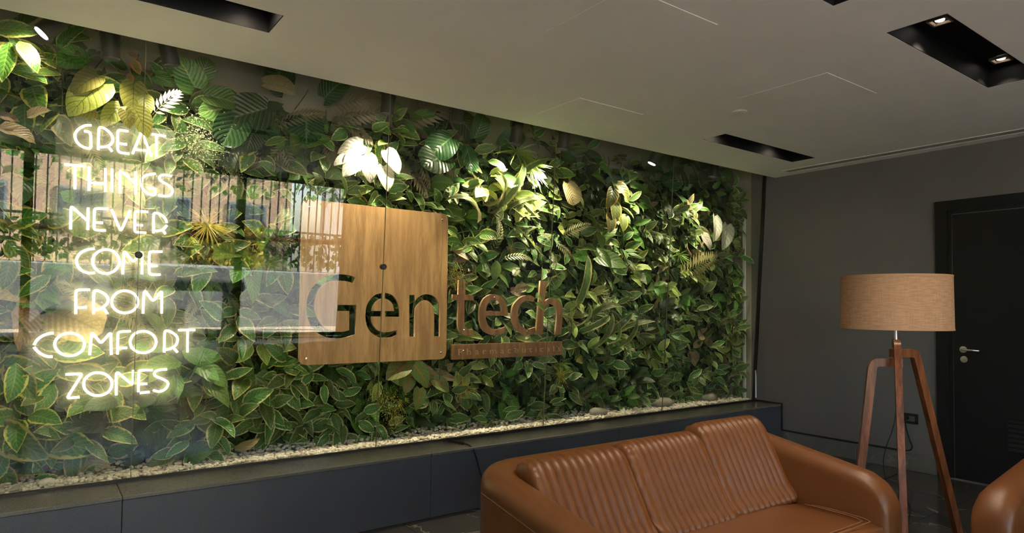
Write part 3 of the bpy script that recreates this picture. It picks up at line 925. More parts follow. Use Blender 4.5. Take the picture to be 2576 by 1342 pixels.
CUTS = [[(1.68,1.524),(1.635,1.539),(1.572,1.542),(1.523,1.536),(1.474,1.519),(1.431,1.49),(1.392,1.442),(1.371,1.395),(1.363,1.336),(1.368,1.278),(1.385,1.228),(1.413,1.189),(1.453,1.157),(1.498,1.138),(1.547,1.131),(1.605,1.132),(1.689,1.153),(1.689,1.345),(1.563,1.344),(1.563,1.306),(1.643,1.306),(1.644,1.182),(1.608,1.173),(1.567,1.173),(1.522,1.181),(1.481,1.201),(1.448,1.235),(1.427,1.274),(1.415,1.313),(1.415,1.368),(1.428,1.419),(1.455,1.459),(1.495,1.488),(1.54,1.499),(1.59,1.5),(1.632,1.496),(1.666,1.487)],
 [(1.87,1.426),(1.824,1.415),(1.785,1.381),(1.761,1.336),(1.754,1.283),(1.759,1.234),(1.779,1.184),(1.815,1.151),(1.856,1.132),(1.905,1.129),(1.946,1.132),(1.987,1.146),(1.982,1.178),(1.936,1.168),(1.891,1.165),(1.846,1.177),(1.814,1.209),(1.8,1.242),(1.799,1.27),(1.87,1.27),(1.869,1.307),(1.799,1.307),(1.805,1.332),(1.825,1.365),(1.855,1.387),(1.87,1.39)],
 [(1.891,1.428),(1.904,1.428),(1.941,1.417),(1.969,1.393),(1.993,1.355),(2.002,1.308),(2.004,1.268),(1.894,1.27),(1.893,1.307),(1.961,1.307),(1.947,1.354),(1.919,1.381),(1.891,1.391)],
 [(2.072,1.418),(2.112,1.419),(2.115,1.373),(2.139,1.402),(2.178,1.421),(2.212,1.426),(2.256,1.417),(2.292,1.389),(2.31,1.345),(2.316,1.292),(2.316,1.129),(2.271,1.13),(2.268,1.292),(2.255,1.345),(2.227,1.375),(2.193,1.384),(2.159,1.372),(2.13,1.344),(2.119,1.3),(2.119,1.131),(2.077,1.132)]]
LETTERS = [('t',[[(2.468,1.533),(2.523,1.532),(2.524,1.429),(2.598,1.424),(2.596,1.388),(2.519,1.39),(2.52,1.212),(2.531,1.188),(2.554,1.175),(2.593,1.178),(2.596,1.137),(2.555,1.13),(2.514,1.137),(2.482,1.158),(2.467,1.193),(2.464,1.232),(2.465,1.387),(2.416,1.387),(2.418,1.428),(2.465,1.428)]]),
 ('e',[[(2.909,1.276),(2.904,1.324),(2.888,1.37),(2.856,1.411),(2.811,1.431),(2.768,1.437),(2.725,1.427),(2.688,1.403),(2.662,1.363),(2.649,1.312),(2.649,1.252),(2.664,1.196),(2.692,1.161),(2.735,1.14),(2.79,1.131),(2.84,1.135),(2.891,1.15),(2.884,1.192),(2.84,1.179),(2.796,1.176),(2.753,1.185),(2.725,1.211),(2.709,1.246),(2.707,1.276)],[(2.707,1.31),(2.714,1.348),(2.738,1.379),(2.774,1.397),(2.812,1.392),(2.837,1.37),(2.851,1.31)]]),
 ('c',[[(3.173,1.186),(3.184,1.146),(3.133,1.131),(3.08,1.129),(3.026,1.146),(2.98,1.183),(2.951,1.23),(2.943,1.293),(2.955,1.35),(2.991,1.392),(3.036,1.422),(3.089,1.434),(3.136,1.432),(3.167,1.416),(3.157,1.389),(3.11,1.391),(3.063,1.386),(3.024,1.356),(3.005,1.314),(3.005,1.256),(3.026,1.209),(3.066,1.179),(3.112,1.172)]]),
 ('h',[[(3.222,1.553),(3.283,1.551),(3.27,1.391),(3.302,1.41),(3.351,1.417),(3.401,1.407),(3.437,1.377),(3.454,1.327),(3.453,1.255),(3.443,1.124),(3.379,1.125),(3.392,1.261),(3.387,1.327),(3.366,1.359),(3.323,1.373),(3.288,1.361),(3.268,1.331),(3.261,1.283),(3.246,1.127),(3.18,1.128),(3.196,1.283)]])]
# ------------------------------------------------------------------ neon words
WORDS = ['GREAT', 'THINGS', 'NEVER', 'COME', 'FROM', 'COMFORT', 'ZONES']
NY = 4.0
neon = tag(empty('neon_sign', (.35, NY, 1.55)), 'glowing warm white neon sign with seven stacked words on clear acrylic behind the glass', 'neon sign')
for w in NEON:
    for ch_, strokes in w:
        b = bmesh.new()
        for st in strokes:
            pts = [Vector((x - .35, 0, z - 1.55)) for x, z in st]
            closed = (pts[0] - pts[-1]).length < 1e-3
            tube(b, fillet(pts, .022, 4, closed), .0058, 8, closed=closed)
        put('letter', b, MAT['neon'], neon, smooth=True)
acr = [(.06, 2.30), (.60, 2.30), (.62, 1.82), (.62, 1.30), (.78, 1.27), (.78, 1.03), (.66, 1.0), (.66, .79), (.09, .79), (.09, .98), (-.06, 1.0), (-.06, 1.26), (.09, 1.30), (.06, 1.8)]
ac = plate([fillet([(p[0] - .35, p[1] - 1.55, 0) for p in acr], .03, 4, True)], .016, .004)
put('acrylic_backing', ac, MAT['acrylic'], neon)
b = bmesh.new()
for (x, z) in ((.09, 2.25), (.57, 2.25), (.12, .83), (.62, .83), (-.03, 1.13), (.75, 1.13)):
    bb_ = bmesh.ops.create_cone(b, cap_ends=True, segments=10, radius1=.007, radius2=.007, depth=.25, matrix=Matrix.Translation((x - .35, .145, z - 1.55)) @ Matrix.Rotation(PI / 2, 4, 'X'))
put('standoff', b, MAT['steel'], neon)

# ------------------------------------------------------------------ wooden sign
SY, ST = 4.05, .018
def screw(parent, x, y, z):
    global screw_me
    if 'screw_me' not in globals():
        b = bmesh.new()
        lathe(b, [(0, .004), (.005, .0035), (.0075, .001), (.0075, 0), (0, 0)], 12)
        o = put('screw', b, MAT['screw'], parent, loc=(x, y, z), rot=(PI / 2, 0, 0), smooth=40)
        screw_me = o.data
    else:
        put('screw', screw_me, None, parent, loc=(x, y, z), rot=(PI / 2, 0, 0))
X0, X1, Z0, Z1 = 1.323, 2.372, .968, 2.003
rc = fillet([(X0, Z0, 0), (X1, Z0, 0), (X1, Z1, 0), (X0, Z1, 0)], .055, 8, True)
cuts = [catmull([(x, z, 0) for x, z in c], 38, 4) for c in CUTS]
board = put('wooden_sign_board', plate([rc] + cuts, SY, ST), MAT['sign_wood'])
tag(board, 'large square wooden sign board with rounded corners and three cut-out letters', 'sign')
board.data.materials.append(MAT['sign_edge'])
for p in board.data.polygons:
    if abs(p.normal.y) < .5: p.material_index = 1
for (x, z) in ((X0 + .045, Z0 + .04), (X1 - .045, Z0 + .045), (X1 - .047, Z1 - .045), (X0 + .045, Z1 - .045)):
    screw(board, x, SY - ST / 2, z)
b = bmesh.new()
for (x, z) in ((X0 + .045, Z0 + .04), (X1 - .045, Z0 + .045), (X1 - .047, Z1 - .045), (X0 + .045, Z1 - .045)):
    bmesh.ops.create_cone(b, cap_ends=True, segments=8, radius1=.008, radius2=.008, depth=.30, matrix=Matrix.Translation((x, SY + .165, z)) @ Matrix.Rotation(PI / 2, 4, 'X'))
put('standoff', b, MAT['steel'], board)
SCR = {'t': [(2.517, 1.170)], 'e': [(2.783, 1.411), (2.802, 1.162)], 'c': [(3.101, 1.409), (3.096, 1.154)], 'h': [(3.427, 1.286)]}
LAB = {'t': 'wooden letter t right beside the square sign board', 'e': 'wooden letter e second in the row of loose letters',
       'c': 'wooden letter c partly overlapped by leaves', 'h': 'tall wooden letter h at the end of the row'}
for ch_, outl in LETTERS:
    o = put('wooden_letter', plate([catmull([(x, z, 0) for x, z in c], 38, 4) for c in outl], SY, ST), MAT['letter_wood'])
    o.data.materials.append(MAT['sign_edge'])
    for p in o.data.polygons:
        if abs(p.normal.y) < .5: p.material_index = 1
    tag(o, LAB[ch_], 'letter', 'loose wooden letters beside the square board')
    for (x, z) in SCR[ch_]: screw(o, x, SY - ST / 2, z)
    x, z = SCR[ch_][0]
    b = bmesh.new()
    bmesh.ops.create_cone(b, cap_ends=True, segments=8, radius1=.006, radius2=.006, depth=.30, matrix=Matrix.Translation((x, SY + .165, z)) @ Matrix.Rotation(PI / 2, 4, 'X'))
    put('standoff', b, MAT['steel'], o)
b = boxm(2.417, SY - ST / 2, .960, 3.453, SY + ST / 2, 1.069, .001)
pl = put('wooden_plaque', b, MAT['letter_wood'])
tag(pl, 'long narrow wooden plaque with fine spaced lettering under the loose letters', 'plaque')
tme = text_mesh('Pharmaceuticals', .066, .0016, 1.62)
vs = [v.co for v in tme.vertices]
tw = max(v.x for v in vs) - min(v.x for v in vs)
tme.transform(Matrix.Translation((2.465, SY - ST / 2 - .0004, .991)) @ Matrix.Rotation(PI / 2, 4, 'X') @ Matrix.Scale(.96 / tw, 4, (1, 0, 0)))
put('lettering', tme, MAT['engrave'], pl)
for x in (2.515, 2.98, 3.40): screw(pl, x, SY - ST / 2, 1.02)
b = bmesh.new()
for x in (2.515, 3.40):
    bmesh.ops.create_cone(b, cap_ends=True, segments=8, radius1=.006, radius2=.006, depth=.30, matrix=Matrix.Translation((x, SY + .165, 1.02)) @ Matrix.Rotation(PI / 2, 4, 'X'))
put('standoff', b, MAT['steel'], pl)

# ------------------------------------------------------------------ planter spotlights
sl = ['black spotlight at far left with its lens turned to the leaves', 'black spotlight left of the first glass joint',
      'black spotlight just right of the first glass joint', 'black spotlight at the second glass joint above the wooden board',
      'black spotlight right of the second glass joint', 'black spotlight left of the third glass joint, tilted left',
      'black spotlight just right of the third glass joint', 'black spotlight with a bright lens near the fourth glass joint',
      'black spotlight nearest the right wall']
for k, (p, tgt, pw) in enumerate(SPOTS):
    d = (Vector(tgt) - Vector(p)).normalized()
    # fixtures keep to a steeper tilt than the throw of their beams
    a = Vector((d.x * .9, d.y * .3, d.z)).normalized() if k not in (0, 7) else Vector((-.65, .0, -.76) if k == 0 else (-.30, .32, -.90)).normalized()
    rec = -.012 if k in (0, 7) else .042
    e = tag(empty('spotlight', p), sl[k], 'spotlight', 'black spotlights above the plants')
    q = a.to_track_quat('-Z', 'Y').to_matrix().to_4x4()
    b = bmesh.new()
    lathe(b, [(0, .175), (.030, .175), (.042, .165), (.044, .10), (.044, .0), (.040, -.004), (.037, .004), (.034, .012 + rec)], 20)
    for z in (.112, .122, .132, .142, .152):
        lathe(b, [(.0435, z - .002), (.0475, z - .002), (.0475, z + .002), (.0435, z + .002)], 20)
    b.transform(q)
    put('body', b, MAT['fixture'], e, smooth=35)
    b = bmesh.new()
    lathe(b, [(0, .004 + rec), (.0345, .004 + rec), (.0345, .010 + rec), (0, .010 + rec)], 20)
    b.transform(q)
    put('lens', b, MAT['lens'] if pw > 5 else MAT['lens_dim'], e)
    topz = 2.985 - p[2]
    hinge = q @ Vector((0, 0, .14))
    b = bmesh.new()
    box(b, hinge.x - .062, hinge.y - .012, hinge.z - .015, hinge.x - .052, hinge.y + .012, topz)
    box(b, hinge.x - .062, hinge.y - .008, hinge.z - .008, hinge.x + .0, hinge.y + .008, hinge.z + .008)
    box(b, hinge.x - .09, hinge.y - .03, topz - .035, hinge.x + .03, hinge.y + .03, topz)
    put('bracket', b, MAT['fixture'], e)
    lp = Vector(p) + a * .012
    light('spotlight_beam', 'SPOT', lp, pw, SPOT_COL, target=tgt, spot_size=math.radians(100), spot_blend=1.0, shadow_soft_size=.03)

# ------------------------------------------------------------------ pebbles
struct('trim_8', boxm(-2.4, GB + .02, .36, RW, BACK - .012, .414), MAT['pebble'])
vs, fs = [], []
ib = bmesh.new(); bmesh.ops.create_icosphere(ib, subdivisions=1, radius=1)
iv = [v.co.copy() for v in ib.verts]; ifc = [tuple(v.index for v in f.verts) for f in ib.faces]; ib.free()
def pebbles(n, x0, x1, y0, y1, r0, r1, zb):
    for _ in range(n):
        x, y = random.uniform(x0, x1), random.uniform(y0, y1)
        r = random.uniform(r0, r1)
        q = Euler((0, 0, random.uniform(0, 6.3))).to_matrix()
        s = Vector((r * random.uniform(.8, 1.4), r * random.uniform(.7, 1.1), r * random.uniform(.45, .8)))
        z = zb + (y - GB) * .10 + random.uniform(-.004, .008)
        i = len(vs)
        for v in iv:
            k = 1 + random.uniform(-.12, .12)
            vs.append(q @ Vector((v.x * s.x * k, v.y * s.y * k, v.z * s.z * k)) + Vector((x, y, z)))
        fs.extend(tuple(i + j for j in f) for f in ifc)
pebbles(4200, -.5, 5.96, GB + .032, GB + .13, .007, .015, .416)
pebbles(2200, -.5, 5.96, GB + .12, BACK - .03, .008, .017, .420)
o = put('pebble_bed', pmesh('pebble_bed', vs, fs, None, MAT['pebble'], True))
tag(o, 'strip of cream pebbles behind the glass at the foot of the plants', 'pebbles', kind='stuff')
for (x, y, r, lab) in ((.33 - .27, 4.06, .032, 'cream stone lying on the pebbles at the far left, larger than its neighbours'),
                       (4.75, 4.13, .10, 'grey rock half hidden by plants near the right end of the pebbles'),
                       (3.92, 4.10, .075, 'grey rock on the pebbles right of the fourth sofa rib line'),
                       (5.45, 4.14, .09, 'flat grey rock on the pebbles close to the right wall')):
    b = bmesh.new(); bmesh.ops.create_icosphere(b, subdivisions=2, radius=r)
    for v in b.verts:
        k = 1 + .25 * math.sin(v.co.x * 31 / r * .08 + x) * math.cos(v.co.y * 27 / r * .08)
        v.co = Vector((v.co.x * 1.25 * k, v.co.y * .8 * k, v.co.z * .62 * k))
    o = put('stone', b, MAT['pebble'] if r < .04 else MAT['rock'], loc=(x, y, .425 + r * .35), smooth=True)
    tag(o, lab.replace('right of the fourth sofa rib line', 'behind the sofa, left of the other rocks'), 'stone', 'larger stones on the pebbles')

# ------------------------------------------------------------------ sofa and armchair
def tub(W, D, T, hb, ha, R, zb=.10, rc=.14):
    """one padded band: left arm, back, right arm. x 0..W, y 0 (front)..D (back)"""
    h = T / 2
    corner = [(h, h * 0 + 0), (h, D - h), (W - h, D - h), (W - h, 0)]
    dense = fillet([(p[0], p[1], 0) for p in corner], rc, 8)
    # resample
    P = [dense[0]]
    for a, c in zip(dense, dense[1:]):
        n = max(1, int((c - a).length / .05))
        for j in range(1, n + 1): P.append(a.lerp(c, j / n))
    # finer stations at both fronts
    ext = []
    for t in (.0, .004, .012, .024, .04): ext.append(Vector((h, t, 0)))
    P = ext + [p for p in P[1:-1] if True and not (p.y < .05)] + [Vector((W - h, t, 0)) for t in (.04, .024, .012, .004, 0)]
    b = bmesh.new()
    rings = []
    n = len(P)
    for i, p in enumerate(P):
        t = (P[min(i + 1, n - 1)] - P[max(i - 1, 0)]).normalized()
        nr = Vector((-t.y, t.x, 0))           # outward (left of travel)
        dpt = min(1, max(0, p.y / (D - h)))
        top = ha + (hb - ha) * dpt
        y = p.y
        e = 1.0
        if y < R: top = top - R + math.sqrt(max(0, R * R - (R - y) ** 2))
        if y < .04: e = .72 + .28 * math.sqrt(max(0, 1 - (1 - y / .04) ** 2))
        hw = h * e
        r = min(.062, hw * .95)
        prof = [(hw * .96, zb), (hw, zb + .03), (hw, top - r)]
        for k in range(1, 6):
            a = k / 6 * PI / 2
            prof.append((hw - r + r * math.cos(a), top - r + r * math.sin(a)))
        prof += [(hw - r, top), (-(hw - r), top)]
        for k in range(1, 6):
            a = PI / 2 + k / 6 * PI / 2
            prof.append((-(hw - r) + r * math.cos(a), top - r + r * math.sin(a)))
        prof += [(-hw, top - r), (-hw, zb + .03), (-hw * .96, zb)]
        rings.append([b.verts.new(p + nr * q[0] + Vector((0, 0, q[1]))) for q in prof])
    m = len(rings[0])
    for A, B in zip(rings, rings[1:]):
        for k in range(m):
            b.faces.new((A[k], A[(k + 1) % m], B[(k + 1) % m], B[k]))
    b.faces.new(rings[0]); b.faces.new(rings[-1][::-1])
    return b

def tub_seam(W, D, T, hb, ha, R, rc, drop=.075):
    """pale stitched seam along the outer face just under the padded edge"""
    h = T / 2
    pts = []
    n = 30
    for i in range(n + 1):
        y = R * .9 + (D - rc - R * .9) * i / n
        dpt = min(1, y / (D - h))
        pts.append((-.0008, y, ha + (hb - ha) * dpt - drop))
    return pts

def seat_block(x0, x1, y0, y1, z0, z1, r=.05):
    b = bmesh.new()
    box(b, x0, y0, z0, x1, y1, z1)
    bmesh.ops.subdivide_edges(b, edges=b.edges[:], cuts=6, use_grid_fill=True)
    cx, cy = (x0 + x1) / 2, (y0 + y1) / 2
    for v in b.verts:                      # rounded box by clamping
        q = Vector((min(max(v.co.x, x0 + r), x1 - r), min(max(v.co.y, y0 + r), y1 - r), min(max(v.co.z, z0 + r * .7), z1 - r)))
        d_ = v.co - q
        if d_.length > 1e-6:
            d_ = Vector((d_.x, d_.y, d_.z)); v.co = q + d_.normalized() * min(d_.length, r)
        if v.co.z > z1 - r:
            v.co.z += .014 * (1 - ((v.co.x - cx) / (x1 - x0) * 2) ** 2) * (1 - ((v.co.y - cy) / (y1 - y0) * 2) ** 2)
    return b

def cushion(w, prof, ribs, seed, g=.022):
    """channel-tufted cushion; prof = closed (y, z) outline; ribs run up and over"""
    rnd = random.Random(seed)
    P = catmull([(p[0], p[1], 0) for p in prof], 200, 5)
    m = len(P)
    cy, cz = sum(p.x for p in P) / m, sum(p.y for p in P) / m
    N = []
    for i in range(m):
        t = (P[(i + 1) % m] - P[i - 1]).normalized()
        N.append(Vector((t.y, -t.x)))
    if sum(N[i].dot(Vector((P[i].x - cy, P[i].y - cz))) for i in range(m)) < 0: N = [-q for q in N]
    seg = 7
    us = [0, .006, .014] + ([.024, .034] if g > .03 else [])
    for k in range(ribs):
        for j in range(seg):
            us.append(g + (w - .022 - g) * (k + j / seg) / ribs)
    us += [w - .022, w - .014, w - .006, w]
    b = bmesh.new()
    rings = []
    ph = [rnd.uniform(-.004, .004) for _ in range(ribs + 1)]
    for u in us:
        e = min(u, w - u)
        sc = 1.0
        if e < .022: sc = .80 + .20 * math.sqrt(max(0, 1 - (1 - e / .022) ** 2))
        f = ((u - g) / (w - .022 - g)) * ribs
        fr = f - math.floor(f)
        disp = .0115 * (1 - abs(2 * fr - 1) ** 2.4) if g <= u <= w - .022 else (.004 if u > .01 else 0)
        k = int(min(max(f, 0), ribs))
        ring = []
        for i in range(m):
            vv = i / m
            wr = .0006 * math.sin(9 * vv * PI + seed + k * .7) if u > g else .002 * math.sin(34 * vv * PI + seed)
            sx = .010 * math.sin(vv * 2 * PI) * math.sin(f / ribs * PI)
            y = cy + (P[i].x - cy) * sc + N[i].x * (disp + wr)
            z = cz + (P[i].y - cz) * sc + N[i].y * (disp + wr)
            ring.append(b.verts.new((u + sx * .3, y, z)))
        rings.append(ring)
    for A, B in zip(rings, rings[1:]):
        for k in range(m):
            b.faces.new((A[k], A[(k + 1) % m], B[(k + 1) % m], B[k]))
    b.faces.new(rings[0]); b.faces.new(rings[-1][::-1])
    return b

def stitched(parent, pts, mat, off):
    b = bmesh.new()
    tube(b, pts, .0016, 5)
    return put('stitching', b, mat, parent, smooth=True)

SX, SYF, SW, SD, STK = 1.36, 1.33, 1.76, .86, .15
sofa = tag(empty('sofa', (SX, SYF, 0)), 'tan leather three seat sofa with ribbed back cushions in front of the granite plinth', 'sofa')
put('frame', tub(SW, SD, STK, .735, .60, .13), MAT['leather'], sofa, smooth=50)
stitched(sofa, tub_seam(SW, SD, STK, .735, .60, .13, .14), MAT['stitch'], 0)
put('base', boxm(STK * .6, .06, .09, SW - STK * .6, SD - STK * .6, .30, .01), MAT['leather'], sofa)
seat = put('seat', seat_block(STK - .004, SW - STK + .004, -.005, SD - STK - .06, .28, .435), MAT['leather'], sofa, smooth=60)
xr = SW - STK - .03
for o_ in (0, .022):
    pts = []
    for k in range(25):
        t = k / 24
        pts.append((STK + .05 + (xr - STK - .06 - o_) * t, .055 + o_, .4365 - .001))
    pts = [(STK + .05, .045 + o_, .4375)]
    for k in range(1, 24): pts.append((STK + .05 + (xr - STK - .09) * k / 24, .045 + o_, .4385 + .003 * math.sin(PI * k / 24)))
    pts += [(xr - .02 - o_, .05 + o_, .436), (xr - .006 - o_, .075 + o_, .436)]
    for k in range(1, 18): pts.append((xr - .002 - o_, .075 + o_ + .26 * k / 18, .4375 + .003 * math.sin(PI * k / 18)))
    stitched(seat, pts, MAT['stitch'], 0)
CP = [(.405, .440), (.45, .50), (.505, .60), (.555, .69), (.59, .745), (.625, .772), (.67, .772), (.705, .745), (.712, .70), (.70, .62), (.66, .52), (.60, .44), (.50, .428)]
cxs = [(STK - .01, .498, 0, 11, -.022), (STK + .484, .492, .012, 11, -.010), (STK + .972, .492, 0, 10, .020)]
for k, (x0, w_, dy, rb, dz) in enumerate(cxs):
    prof = [(p[0] - dy * (1 if p[1] < .6 else .4), p[1] + dz * max(0, (p[1] - .44) / .33)) for p in CP]
    put('back_cushion', cushion(w_, prof, rb, k + 3, .022 if k == 0 else .048), MAT['leather'], sofa, loc=(x0, 0, 0), smooth=70)
for (x, y) in ((.12, .1), (SW - .12, .1), (.12, SD - .1), (SW - .12, SD - .1)):
    b = bmesh.new(); lathe(b, [(0, 0), (.018, 0), (.024, .11), (0, .11)], 14, x, y)
    put('leg', b, MAT['black'], sofa, smooth=40)

AX, AY, AW, AD = 3.12, 1.085, .82, .82
chair = tag(empty('armchair', (AX, AY, 0), -PI / 2 + PI), 'tan leather tub armchair cut off by the right edge, matching the sofa', 'armchair')
chair.rotation_euler = (0, 0, -PI / 2)
chair.location = (AX, AY, 0)
put('frame', tub(AW, AD, STK, .70, .60, .13), MAT['leather'], chair, smooth=50)
stitched(chair, tub_seam(AW, AD, STK, .70, .60, .13, .14), MAT['stitch'], 0)
put('base', boxm(STK * .6, .06, .09, AW - STK * .6, AD - STK * .6, .30, .01), MAT['leather'], chair)
put('seat', seat_block(STK - .004, AW - STK + .004, .0, AD - STK - .06, .28, .435), MAT['leather'], chair, smooth=60)
put('back_cushion', cushion(AW - 2 * STK + .01, [(p[0] - .04, p[1] - .02 * max(0, (p[1] - .44) / .33)) for p in CP], 13, 9), MAT['leather'], chair, loc=(STK - .005, 0, 0), smooth=70)
for (x, y) in ((.12, .1), (AW - .12, .1), (.12, AD - .1), (AW - .12, AD - .1)):
    b = bmesh.new(); lathe(b, [(0, 0), (.018, 0), (.024, .11), (0, .11)], 14, x, y)
    put('leg', b, MAT['black'], chair, smooth=40)

# ------------------------------------------------------------------ floor lamp
LX, LY = 3.935, 1.712
lamp = tag(empty('floor_lamp', (LX, LY, 0)), 'wooden tripod floor lamp with a linen drum shade between sofa and armchair', 'floor lamp')
n = 48
vs, fs, uv = [], [], []
R0, R1, z0, z1 = .279, .275, 1.243, 1.535
for k in range(n + 1):
    a = 2 * PI * k / n
    for (r, z, v) in ((R0, z0, 0), (R1, z1, 1)):
        vs.append((r * math.cos(a), r * math.sin(a), z)); uv.append((k / n * 1.0, v * .17))
for k in range(n): fs.append((2 * k, 2 * k + 2, 2 * k + 3, 2 * k + 1))
i0 = len(vs)
for k in range(n + 1):
    a = 2 * PI * k / n
    for (r, z, v) in ((R0 - .004, z0, 0), (R1 - .004, z1, 1)):
        vs.append((r * math.cos(a), r * math.sin(a), z)); uv.append((k / n * 1.0, v * .17))
for k in range(n): fs.append((i0 + 2 * k + 1, i0 + 2 * k + 3, i0 + 2 * k + 2, i0 + 2 * k))
sh = put('lamp_shade', pmesh('lamp_shade', vs, fs, uv, MAT['linen'], True), None, lamp)
for z, r in ((z0, R0), (z1, R1)):
    b = bmesh.new()
    lathe(b, [(r + .0015, z - .005), (r + .0015, z + .005), (r - .0055, z + .005), (r - .0055, z - .005)], n, close=True)
    put('shade_rim', b, MAT['linen'], sh, smooth=40)
b = bmesh.new()
for k in range(3):
    a = k * 2 * PI / 3 + .3
    tube(b, [(.02 * math.cos(a), .02 * math.sin(a), z0 + .012), ((R0 - .004) * math.cos(a), (R0 - .004) * math.sin(a), z0 + .012)], .003, 6)
lathe(b, [(.019, z0 + .006), (.023, z0 + .006), (.023, z0 + .018), (.019, z0 + .018)], 16, close=True)
put('shade_spider', b, MAT['rod'], sh)
b = bmesh.new(); lathe(b, [(0, 1.15), (.0095, 1.15), (.0095, z0 + .02), (.017, z0 + .02), (.017, z0 + .08), (0, z0 + .08)], 16)
put('rod', b, MAT['rod'], lamp, smooth=40)
b = bmesh.new()
lathe(b, [(0, z0 + .08), (.014, z0 + .08), (.016, z0 + .10), (.032, z0 + .14), (.030, z0 + .165), (.015, z0 + .185), (0, z0 + .19)], 16)
put('bulb', b, plain('opal_bulb', (.8, .78, .72), .3), lamp, smooth=True)
b = bmesh.new(); lathe(b, [(0, 1.238), (.03, 1.238), (.03, 1.244), (0, 1.244)], 20)
put('disc', b, MAT['black'], lamp, smooth=40)
def lamp_leg(ang, zt, reach, th=.046, wd=.034, foot=.36, tail=.03):
    """bent leg: flat top arm over the hub, rounded shoulder, straight splayed shank"""
    sh_ = .055
    out = [(-tail, zt), (reach - sh_, zt)]
    for k in range(1, 6):
        a = PI / 2 - k / 6 * PI / 2
        out.append((reach - sh_ + sh_ * math.cos(a) * .95, zt - sh_ + sh_ * math.sin(a)))
    out += [(reach, zt - sh_), (foot + .016, 0), (foot - .022, 0), (reach - .046, zt - th - .006), (reach - .056, zt - th), (-tail, zt - th)]
    b = bmesh.new()
    c, s = math.cos(ang), math.sin(ang)
    A = [b.verts.new((q[0] * c - -wd / 2 * s, q[0] * s + -wd / 2 * c, q[1])) for q in out]
    B = [b.verts.new((q[0] * c - wd / 2 * s, q[0] * s + wd / 2 * c, q[1])) for q in out]
    m = len(out)
    for k in range(m): b.faces.new((A[k], A[(k + 1) % m], B[(k + 1) % m], B[k]))
    b.faces.new(A[::-1]); b.faces.new(B)
    es = [e for e in b.edges if len(e.link_faces) == 2 and e.calc_face_angle(0) > .9]
    bmesh.ops.bevel(b, geom=es, offset=.003, segments=1, affect='EDGES')
    return put('leg', b, MAT['lamp_wood'], lamp, smooth=30)
lamp_leg(math.radians(209), 1.180, .10)
lamp_leg(math.radians(-24), 1.126, .155, foot=.43)
lamp_leg(math.radians(128), 1.072, .145, foot=.235)
b = bmesh.new()
tube(b, fillet([(0, .0, 1.03), (-.004, .005, .96), (.0, .0, .72), (-.07, .05, .52), (-.05, .036, .38), (-.052, .04, .29)], .1, 6), .0028, 6)
tube(b, fillet([(-.052, .04, .215), (.03, -.01, .29), (.09, -.04, .24), (.05, -.02, .1), (.03, .0, .006), (.3, .3, .005), (1.2, .75, .005), (1.95, .8, .005)], .08, 6), .0028, 6)
put('power_cord', b, MAT['black_matte'], lamp, smooth=True)
put('inline_switch', boxm(-.072, .024, .205, -.034, .056, .295, .006), MAT['black'], lamp)
# plug and lead at the socket
b = bmesh.new()
lathe(b, [(0, 0), (.019, 0), (.019, .012), (.012, .035), (0, .035)], 16)
b.transform(Matrix.Translation((RW - .0095, 2.523, .44)) @ Matrix.Rotation(-PI / 2, 4, 'Y'))
tube(b, fillet([(RW - .035, 2.523, .44), (RW - .04, 2.525, .39), (RW - .03, 2.50, .27), (RW - .02, 2.475, .20), (RW - .012, 2.50, .165), (RW - .012, 2.56, .158)], .05, 6), .0055, 8)
tag(put('plug_lead', b, MAT['black_matte'], smooth=40), 'black plug and short lead dropping from the wall socket to the skirting', 'cord')
# ------------------------------------------------------------------ leaf shapes
def width(shape, v):
    if shape == 'ovate': return max(0.0, math.sin(PI * v ** .78)) ** .85
    if shape == 'lance': return max(0.0, math.sin(PI * v ** .85)) ** .8
    if shape == 'heart': return (max(0.0, 1 - (abs(v - .27) / .30) ** 2.2) ** .5 if v < .27 else max(0.0, math.cos((v - .27) / .73 * PI / 2)) ** .80)
    if shape == 'round': return max(0.0, 1 - abs(2 * v - .96) ** 2.4 / 1.04 ** 2.4) ** .5
    if shape == 'strap': return min(1, v * 9) ** .5 * min(1, (1 - v) * 3.2) ** .7
    return 1

def leaf_mesh(name, shape, L, W, mat, nu=4, nv=6, fold=.25, bend=.6, wave=0.0, rib=0.0, twist=0.0, notch=0.0):
    """blade from the stalk (origin) along +y, upper side +z"""
    vs, fs, uv = [], [], []
    y = z = 0.0
    spine = []
    for j in range(nv + 1):
        v = j / nv
        a = -bend * (v ** 1.2) + bend * .35
        spine.append((y, z, a))
        y += math.cos(a) * L / nv; z += math.sin(a) * L / nv
    for j, (y, z, a) in enumerate(spine):
        v = j / nv
        w = width(shape, v) * W / 2
        if j in (0, nv): w = max(w, .0012) if shape != 'round' else max(w, .010)
        for i in range(nu + 1):
            u = i / nu * 2 - 1
            lift = abs(u) * w * fold + wave * W * math.sin(v * 11 + (1.5 if u > 0 else 0)) * abs(u)
            if rib: lift += rib * math.cos((v * 8 - abs(u) * 3) * 2 * PI) * (1 - v * .4)
            by = -notch * L * abs(u) * max(0, 1 - v / .3) if notch else 0
            tw = twist * v
            x_, l_ = u * w * math.cos(tw), lift + u * w * math.sin(tw)
            vs.append((x_, y + by * math.cos(a) - l_ * math.sin(a), z + l_ * math.cos(a)))
            uv.append((i / nu, v))
    r = nu + 1
    for j in range(nv):
        for i in range(nu):
            fs.append((j * r + i, j * r + i + 1, (j + 1) * r + i + 1, (j + 1) * r + i))
    return pmesh(name, vs, fs, uv, mat, True)

